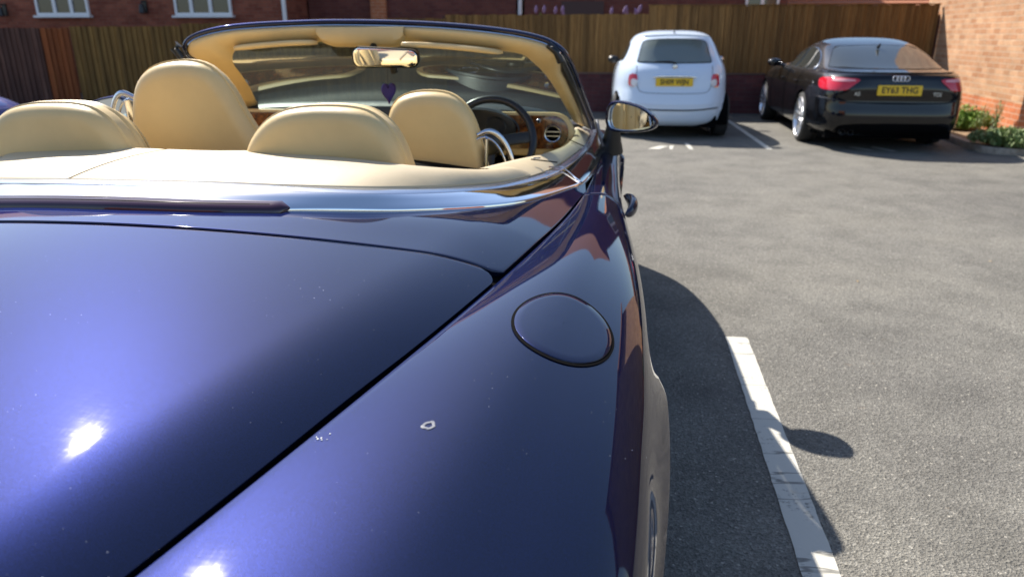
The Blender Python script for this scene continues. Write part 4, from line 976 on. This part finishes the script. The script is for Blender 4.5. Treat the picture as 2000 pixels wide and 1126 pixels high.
# ================================================================== PARKED CARS
M_pale = paint_mat('pale_blue_white_paint', (.62, .72, .86), (.64, .74, .88), .35, False)
for n_ in (M_pale,): P(n_).inputs['Metallic'].default_value = .0; P(n_).inputs['Coat Roughness'].default_value = .04
M_blackpaint = paint_mat('black_pearl_paint', (.003, .0035, .006), (.006, .007, .011), .45, False)
M_bluepaint = paint_mat('lilac_blue_paint', (.12, .15, .4), (.16, .2, .5), .4, False)
M_lampred = mat('red_lamp_lens', (.55, .012, .03), .08, 0, .6, .5)
M_lampclear = mat('clear_lamp_lens', (.75, .72, .74), .1, 0, .7)
M_yellow = mat('yellow_plate', (.78, .50, .02), .45)
M_ink = mat('black_plate_lettering', (.01, .01, .01), .5)
M_seatgrey = mat('grey_seat_fabric', (.3, .3, .29), .9)
M_cabin = mat('dark_cabin_trim', (.03, .03, .032), .8)
class Ring:
    def __init__(s, rows):
        rows = np.array(rows, float); t = np.arange(len(rows)); T = np.linspace(0, len(rows)-1, 90)
        s.R = np.array([[crf(t, rows[:, k])(x) for k in range(5)] for x in T]); s.R[:, 0] = np.maximum.accumulate(s.R[:, 0]+np.linspace(0, 1e-5, 90)); s.R[:, 1] = np.maximum(s.R[:, 1], .004)
    def mesh(s, m=180):
        G = []
        for z, w_, yr, yf, n in s.R:
            yc, L_ = (yr+yf)/2, max((yf-yr)/2, .004); row = []
            for a in np.linspace(0, 2*math.pi, m, endpoint=False):
                # spread samples evenly along the super-ellipse
                ca, sa = math.cos(a), math.sin(a); q = (abs(ca)**n+abs(sa)**n)**(-1/n); row.append((w_*ca*q, yc+L_*sa*q, z))
            G.append(row)
        mb = MB(); mb.grid(G, closev=True); mb.add(G[0], [tuple(range(m))]); mb.add(G[-1], [tuple(range(m))]); return mb
    def at(s, z): return [np.interp(z, s.R[:, 0], s.R[:, k]) for k in range(1, 5)]
    def rear(s, x, z):
        w_, yr, yf, n = s.at(z); yc, L_ = (yr+yf)/2, (yf-yr)/2; return yc-L_*max(0, 1-min(1, abs(x/w_))**n)**(1/n)
    def front(s, x, z):
        w_, yr, yf, n = s.at(z); yc, L_ = (yr+yf)/2, (yf-yr)/2; return yc+L_*max(0, 1-min(1, abs(x/w_))**n)**(1/n)
    def side(s, y, z):
        w_, yr, yf, n = s.at(z); yc, L_ = (yr+yf)/2, (yf-yr)/2; return w_*max(0, 1-min(1, abs((y-yc)/L_))**n)**(1/n)
def patch(R_, poly, where, off=.006, rows=16, cols=24, rnd=60, z_only=False):
    """skin laid on the body inside a convex outline; where = rear / front / left / right"""
    p = np.array(sm(poly, rnd)); c = p.mean(0); lo, hi = p[:, 1].min(), p[:, 1].max(); G = []
    def W(a, z, o):
        if where == 'rear': return (a, R_.rear(a, z)-o, z+o*.3)
        if where == 'front': return (a, R_.front(a, z)+o, z+o*.3)
        x = R_.side(a, z)+o; return (x if where == 'right' else -x, a, z)
    for v in np.linspace(.004, .996, rows):
        z = lo+(hi-lo)*(.5-.5*math.cos(v*math.pi)); xsn = []
        for i in range(len(p)):
            a, b = p[i], p[(i+1) % len(p)]
            if (a[1]-z)*(b[1]-z) <= 0 and a[1] != b[1]: xsn.append(a[0]+(b[0]-a[0])*(z-a[1])/(b[1]-a[1]))
        if len(xsn) < 2: continue
        x0, x1 = min(xsn), max(xsn); row = [W(x0, z, -.01)]+[W(x, z, off) for x in np.linspace(x0, x1, cols)]+[W(x1, z, -.01)]; G.append(row)
    mb = MB(); mb.grid(G); return mb
def outline(R_, poly, where, r=.006, n=80, off=.006, sx=1):
    p = sm(poly, n); pts = []
    for a, z in list(p)+[p[0]]:
        if where == 'rear': pts.append((a, R_.rear(a, z)-off, z))
        else: x = R_.side(a, z)+off; pts.append((x if where == 'right' else -x, a, z))
    mb = MB(); mb.tube(pts, r, 6, cap=False); return mb
def line(R_, pts, where, r=.004, n=30, off=.0015):
    q = cr(pts, n); P_ = []
    for a, z in q:
        if where == 'rear': P_.append((a, R_.rear(a, z)-off, z))
        else: x = R_.side(a, z)+off; P_.append((x if where == 'right' else -x, a, z))
    mb = MB(); mb.tube(P_, r, 6); return mb
def numberplate(par, body, x, y, z, w_, h_, tiltx=0):
    mb = MB(); plate(mb, rrect(w_, h_, .01, 4), lambda u, v, q: (x+u, y-q+v*math.sin(tiltx), z+v), .012, .003); pl = mb.build('number_plate', M_yellow, par)
    text('plate_lettering', body, h_*.86, M_ink, lambda u, v, q: (x+u, y-.0128-q+v*math.sin(tiltx), z+v), pl, .001, .92, .0022)
    return pl
def wheels(par, R_, ys_, r, wd, halfx, spokes, rimm=None, rimk=.74):
    for y in ys_:
        for s in (1, -1):
            wheel(s*halfx, y, r, r, wd, s, par, spokes, r*rimk, rimm)
            m = MB(); G = []
            for a in np.linspace(R(-20), R(200), 22): G.append([(s*xx, y+(r+.032)*math.cos(a), r+(r+.032)*math.sin(a)) for xx in (halfx+.06, halfx-.28)])
            G2 = [(s*(halfx-.28), y+(r+.032)*math.cos(a), r+(r+.032)*math.sin(a)) for a in np.linspace(R(-20), R(200), 22)]
            m.grid(G); m.add(G2, [tuple(range(22))]); m.build('wheel_liner', M_gap, par)
# ---------------------------------------------------------------- pale hatchback
hb = thing('hatchback_car', 'small pale blue white rounded hatchback parked nose to the fence with yellow rear plate', 'car', (1.80, 10.06, 0), 0)
RF = Ring([(.17, .64, .13, 3.1, 4), (.23, .74, .05, 3.22, 4), (.33, .785, .01, 3.27, 4), (.46, .80, .0, 3.28, 4), (.58, .80, .03, 3.27, 4), (.66, .795, .055, 3.22, 4), (.78, .785, .075, 3.05, 4), (.88, .765, .11, 2.8, 4), (.95, .735, .165, 2.5, 4), (1.0, .708, .215, 2.3, 3.8),
           (1.08, .665, .27, 2.1, 3.4), (1.18, .618, .34, 1.93, 3.2), (1.27, .565, .41, 1.78, 3), (1.32, .525, .47, 1.68, 3), (1.35, .48, .55, 1.58, 2.9), (1.372, .42, .66, 1.48, 2.8), (1.39, .33, .80, 1.36, 3.2), (1.40, .22, .93, 1.22, 3), (1.404, .02, 1.06, 1.1, 2.5)])
mb = RF.mesh()
for y in (.55, 2.68): archcut(mb, y, .285, .315, .5, 1); archcut(mb, y, .285, .315, .5, -1)
mb.build('body', M_pale, hb, angle=60)
gp = [(-.492, 1.0), (-.465, 1.10), (-.438, 1.21), (-.412, 1.255), (-.3, 1.278), (0, 1.288), (.3, 1.278), (.412, 1.255), (.438, 1.21), (.465, 1.10), (.492, 1.0), (.45, .992), (0, .984), (-.45, .992)]
patch(RF, gp, 'rear', .006).build('rear_window', mat('grey_green_rear_glass', (.15, .18, .18), .05, 0, .8), hb); outline(RF, gp, 'rear', .006, 120).build('window_seal', M_gap, hb)
for s in ('left', 'right'):
    sw_ = [(.62, 1.0), (.66, 1.10), (.74, 1.20), (.95, 1.245), (1.3, 1.24), (1.6, 1.16), (1.95, .99), (1.3, .975)]
    patch(RF, sw_, s, .004).build('side_window', M_glass_dark, hb)
    line(RF, [(1.05, .95), (1.02, .6), (1.08, .3)], s, .004).build('door_seam', M_gap, hb)
    line(RF, [(2.1, .93), (2.15, .6), (2.1, .3)], s, .004).build('door_seam', M_gap, hb)
patch(RF, [(-.5, 1.0), (-.4, 1.26), (.4, 1.26), (.5, 1.0)], 'front', .004).build('windscreen', M_glass_dark, hb)
for s in (1, -1):
    lp = [(s*.50, .70), (s*.488, .76), (s*.495, .83), (s*.54, .845), (s*.59, .83), (s*.607, .76), (s*.598, .69), (s*.55, .68)]
    L_ = patch(RF, lp, 'rear', .014).build('tail_light', M_lampred, hb)
    patch(RF, [(s*.49, .70), (s*.50, .765), (s*.56, .77), (s*.565, .70), (s*.52, .685)], 'rear', .019).build('clear_lens', M_lampclear, L_)
    outline(RF, lp, 'rear', .006, 60, .008).build('lamp_bezel', M_chrome, L_)
    # door mirrors
    m_ = MB(); G = []
    for k, q in ((0, .02), (.01, .7), (.04, 1), (.07, .9), (.1, .5), (.11, .02)): G.append([(s*(.80+.085*q*math.cos(a)), 1.78+k, .985+.055*q*math.sin(a)) for a in np.linspace(0, 2*math.pi, 20, endpoint=False)])
    m_.grid(G, closev=True); m_.tube([(s*.70, 1.83, .95), (s*.78, 1.82, .965)], .02, 8); m_.build('wing_mirror', M_black if s < 0 else M_satin, hb)
numberplate(hb, 'SH09 WJN', 0, RF.rear(0, .745)-.004, .745, .49, .105)
m_ = MB(); m_.sweep([(x, RF.rear(x, .82)-.018, .822-.05*(x/.28)**4*.3) for x in np.linspace(-.28, .28, 20)], rrect(.03, .026, .01, 4)); m_.build('tailgate_handle', M_chrome, hb)
m_ = MB(); m_.lathe([(RF.rear(0, .93)-.02, 0), (RF.rear(0, .93)-.018, .03), (RF.rear(0, .93)-.012, .036), (RF.rear(0, .93), .037)], (0, 0, .935), 'y', 28); m_.build('round_badge', M_satin, hb)
m_ = MB(); m_.tube([(.01, RF.rear(0, .985)-.025, .985), (-.08, RF.rear(-.1, 1.0)-.02, 1.003), (-.26, RF.rear(-.26, 1.0)-.016, 1.0)], [.014, .009, .006], 8); m_.lathe([(-.03, .0), (-.03, .02), (.01, .024)], (0, RF.rear(0, .975), .975), 'y', 16); m_.build('rear_wiper', M_black, hb)
line(RF, [(-.50, .95), (-.50, .80), (-.475, .66), (-.42, .615), (-.2, .60), (0, .598), (.2, .60), (.42, .615), (.475, .66), (.50, .80), (.50, .95)], 'rear', .003, 80).build('tailgate_seam', M_gap, hb)
line(RF, [(-.60, .415), (-.3, .39), (0, .385), (.3, .39), (.60, .415)], 'rear', .009, 40, .003).build('bumper_strip', M_gap, hb)
line(RF, [(-.58, .47), (0, .455), (.58, .47)], 'rear', .005, 40, .002).build('bumper_crease', M_pale, hb)
m_ = MB(); m_.tube([(0, .62, 1.372), (0, .56, 1.41)], [.012, .005], 8); m_.build('aerial', M_black, hb)
m_ = MB(); m_.sweep([(x, .38, 1.335-.02*(x/.45)**2) for x in np.linspace(-.43, .43, 16)], [(-.08, .0), (.06, -.012), (.06, .01), (0, .018)]); m_.build('roof_spoiler', M_pale, hb)
m_ = MB(); m_.box((-.6, .15, .15), (.6, 3.0, .3)); m_.build('underbody', M_gap, hb, smooth=False)
wheels(hb, RF, (.55, 2.68), .285, .19, .70, 6, None, .66)
# ---------------------------------------------------------------- black fastback
RA = Ring([(.17, .74, .20, 4.15, 6), (.22, .83, .08, 4.32, 6), (.30, .865, .03, 4.38, 6.5), (.42, .875, .01, 4.42, 6.5), (.56, .88, .03, 4.42, 6.5), (.62, .88, .035, 4.41, 6.5), (.72, .872, .02, 4.3, 6), (.81, .855, .03, 4.1, 5.5), (.87, .835, .045, 3.8, 5), (.905, .81, .085, 3.45, 4.5), (.925, .785, .17, 3.2, 3.5), (.95, .755, .30, 3.05, 3.6),
           (1.0, .72, .48, 2.88, 3.8), (1.06, .685, .67, 2.72, 4), (1.12, .65, .86, 2.56, 4), (1.18, .612, 1.06, 2.38, 3.8), (1.225, .57, 1.24, 2.24, 3.6), (1.26, .51, 1.42, 2.12, 3.2), (1.285, .43, 1.58, 2.02, 3), (1.30, .31, 1.70, 1.95, 2.8), (1.308, .16, 1.79, 1.9, 2.5), (1.310, .02, 1.83, 1.86, 2.5)])
def fastback(paint, name, label, loc, rz, full):
    e = thing(name, label, 'car', loc, rz); mb = RA.mesh(200)
    for y in (.98, 3.62): archcut(mb, y, .32, .35, .6, 1); archcut(mb, y, .32, .35, .6, -1)
    mb.build('body', paint, e, angle=60)
    gp = [(-.66, .965), (-.60, 1.06), (-.53, 1.15), (-.47, 1.195), (-.3, 1.207), (0, 1.212), (.3, 1.207), (.47, 1.195), (.53, 1.15), (.60, 1.06), (.66, .965), (.5, .957), (0, .953), (-.5, .957)]
    patch(RA, gp, 'rear', .005).build('rear_window', M_glass_dark, e); outline(RA, gp, 'rear', .004, 120, .004).build('window_seal', M_gap, e)
    for s in ('left', 'right'):
        sw_ = [(.93, .925), (.97, .99), (1.10, 1.07), (1.32, 1.14), (1.62, 1.178), (1.9, 1.172), (2.2, 1.12), (2.5, 1.03), (2.82, .93), (2.4, .915), (1.6, .912)]
        patch(RA, sw_, s, .004).build('side_window', M_glass_dark, e); outline(RA, sw_, s, .009, 120, .004).build('window_surround', M_satin, e)
        for q in ([(1.30, .92), (1.36, 1.14)], [(1.93, .92), (1.88, 1.17)]):
            line(RA, q, s, .016, 8, .003).build('window_pillar', M_black, e)
        for q in ([(1.25, .90), (1.30, .62), (1.12, .45), (1.2, .26)], [(2.0, .9), (2.03, .6), (2.03, .26)], [(2.95, .88), (3.02, .6), (2.98, .26)]): line(RA, q, s, .0035).build('door_seam', M_gap, e)
        line(RA, [(.5, .80), (1.2, .77), (2.6, .75), (3.9, .72)], s, .006, 50, .001).build('shoulder_crease', paint, e)
        for y in (1.42, 2.28):
            x = RA.side(y, .755)+.022; x = x if s == 'right' else -x; m_ = MB(); m_.tube([(x*.98, y-.09, .755), (x, y-.04, .758), (x, y+.05, .758), (x*.98, y+.1, .755)], .014, 8); m_.build('door_handle', paint, e)
    patch(RA, [(-.62, .97), (-.42, 1.19), (.42, 1.19), (.62, .97)], 'front', .004).build('windscreen', M_glass_dark, e)
    for s in (1, -1):
        lp = [(s*.44, .835), (s*.46, .85), (s*.70, .86), (s*.79, .845), (s*.812, .78), (s*.805, .725), (s*.72, .712), (s*.585, .722), (s*.53, .76)]
        L_ = patch(RA, lp, 'rear', .008, 14, 40).build('tail_light', M_lampred, e)
        patch(RA, [(s*.49, .822), (s*.50, .84), (s*.70, .848), (s*.72, .822), (s*.6, .815)], 'rear', .012).build('clear_lens', mat('pale_pink_lens', (.75, .35, .38), .12), L_)
        m_ = MB(); G = []
        for k, q in ((0, .02), (.01, .75), (.05, 1), (.1, .85), (.14, .5), (.15, .02)): G.append([(s*(.94+.10*q*math.cos(a)), 2.60+k, .955+.06*q*math.sin(a)) for a in np.linspace(0, 2*math.pi, 24, endpoint=False)])
        m_.grid(G, closev=True); m_.tube([(s*.78, 2.68, .91), (s*.9, 2.66, .92)], .02, 8); m_.build('wing_mirror', paint, e)
        
    for x in (-.56, -.47): m_ = MB(); m_.lathe([(.10, .0), (.10, .028), (.03, .029), (.028, .033), (.2, .034)], (x, 0, .235), 'y', 20); m_.build('exhaust_tip', M_black, e)
    m_ = MB(); m_.tube([(0, 1.02, 1.19), (0, .95, 1.235)], [.022, .006], 10); m_.build('roof_aerial', M_black, e)
    m_ = MB(); m_.sweep([(x, RA.rear(x, .915)+.012, .922) for x in np.linspace(-.70, .70, 30)], [(-.03, -.012), (.03, -.008), (.03, .004), (-.012, .012), (-.03, .006)]); m_.build('boot_lip', paint, e)
    line(RA, [(-.80, .93), (-.74, .90), (-.70, .70), (-.60, .60), (-.3, .575), (0, .57), (.3, .575), (.60, .60), (.70, .70), (.74, .90), (.80, .93)], 'rear', .0035, 100).build('tailgate_seam', M_gap, e)
    line(RA, [(-.84, .63), (-.5, .585), (0, .58), (.5, .585), (.84, .63)], 'rear', .008, 60, .0).build('bumper_crease', paint, e)
    patch(RA, [(-.66, .20), (-.6, .31), (0, .335), (.6, .31), (.66, .20), (0, .19)], 'rear', .006).build('diffuser', M_gap, e)
    m_ = MB(); m_.box((-.72, .2, .15), (.72, 4.1, .3)); m_.build('underbody', M_gap, e, smooth=False)
    wheels(e, RA, (.98, 3.62), .32, .23, .765, 5, mat('silver_alloy', (.75, .76, .78), .25, .9), .8)
    if full:
        numberplate(e, 'EY63 THG', 0, RA.rear(0, .725)-.004, .725, .49, .115)
        m_ = MB()
        for k in range(4):
            G = []
            for a in np.linspace(0, 2*math.pi, 28, endpoint=False):
                cx = (k-1.5)*.042; G.append([(cx+(.029+.0045*math.cos(b))*math.cos(a), RA.rear(0, .86)-.012-.0045*math.sin(b), .858+(.029+.0045*math.cos(b))*math.sin(a)) for b in np.linspace(0, 2*math.pi, 8, endpoint=False)])
            m_.grid(G, closeu=True, closev=True)
        m_.build('ring_badge', M_chrome, e)
        for body, x in (('A5', -.46), ('TDI', .42)): text('model_lettering', body, .06, M_satin, (lambda xx: lambda u, v, q: (xx+u, RA.rear(xx, .70)-.006-q, .68+v))(x), e, .003)
    return e
fastback(M_blackpaint, 'fastback_car', 'black four door fastback with silver wheels and yellow rear plate parked beside the brick house', (4.30, 9.14, 0), R(-1.5), True)
fastback(M_bluepaint, 'parked_car', 'lilac blue car barely seen at the far left edge behind the cream headrest', (-5.25, 2.1, 0), 0, False)
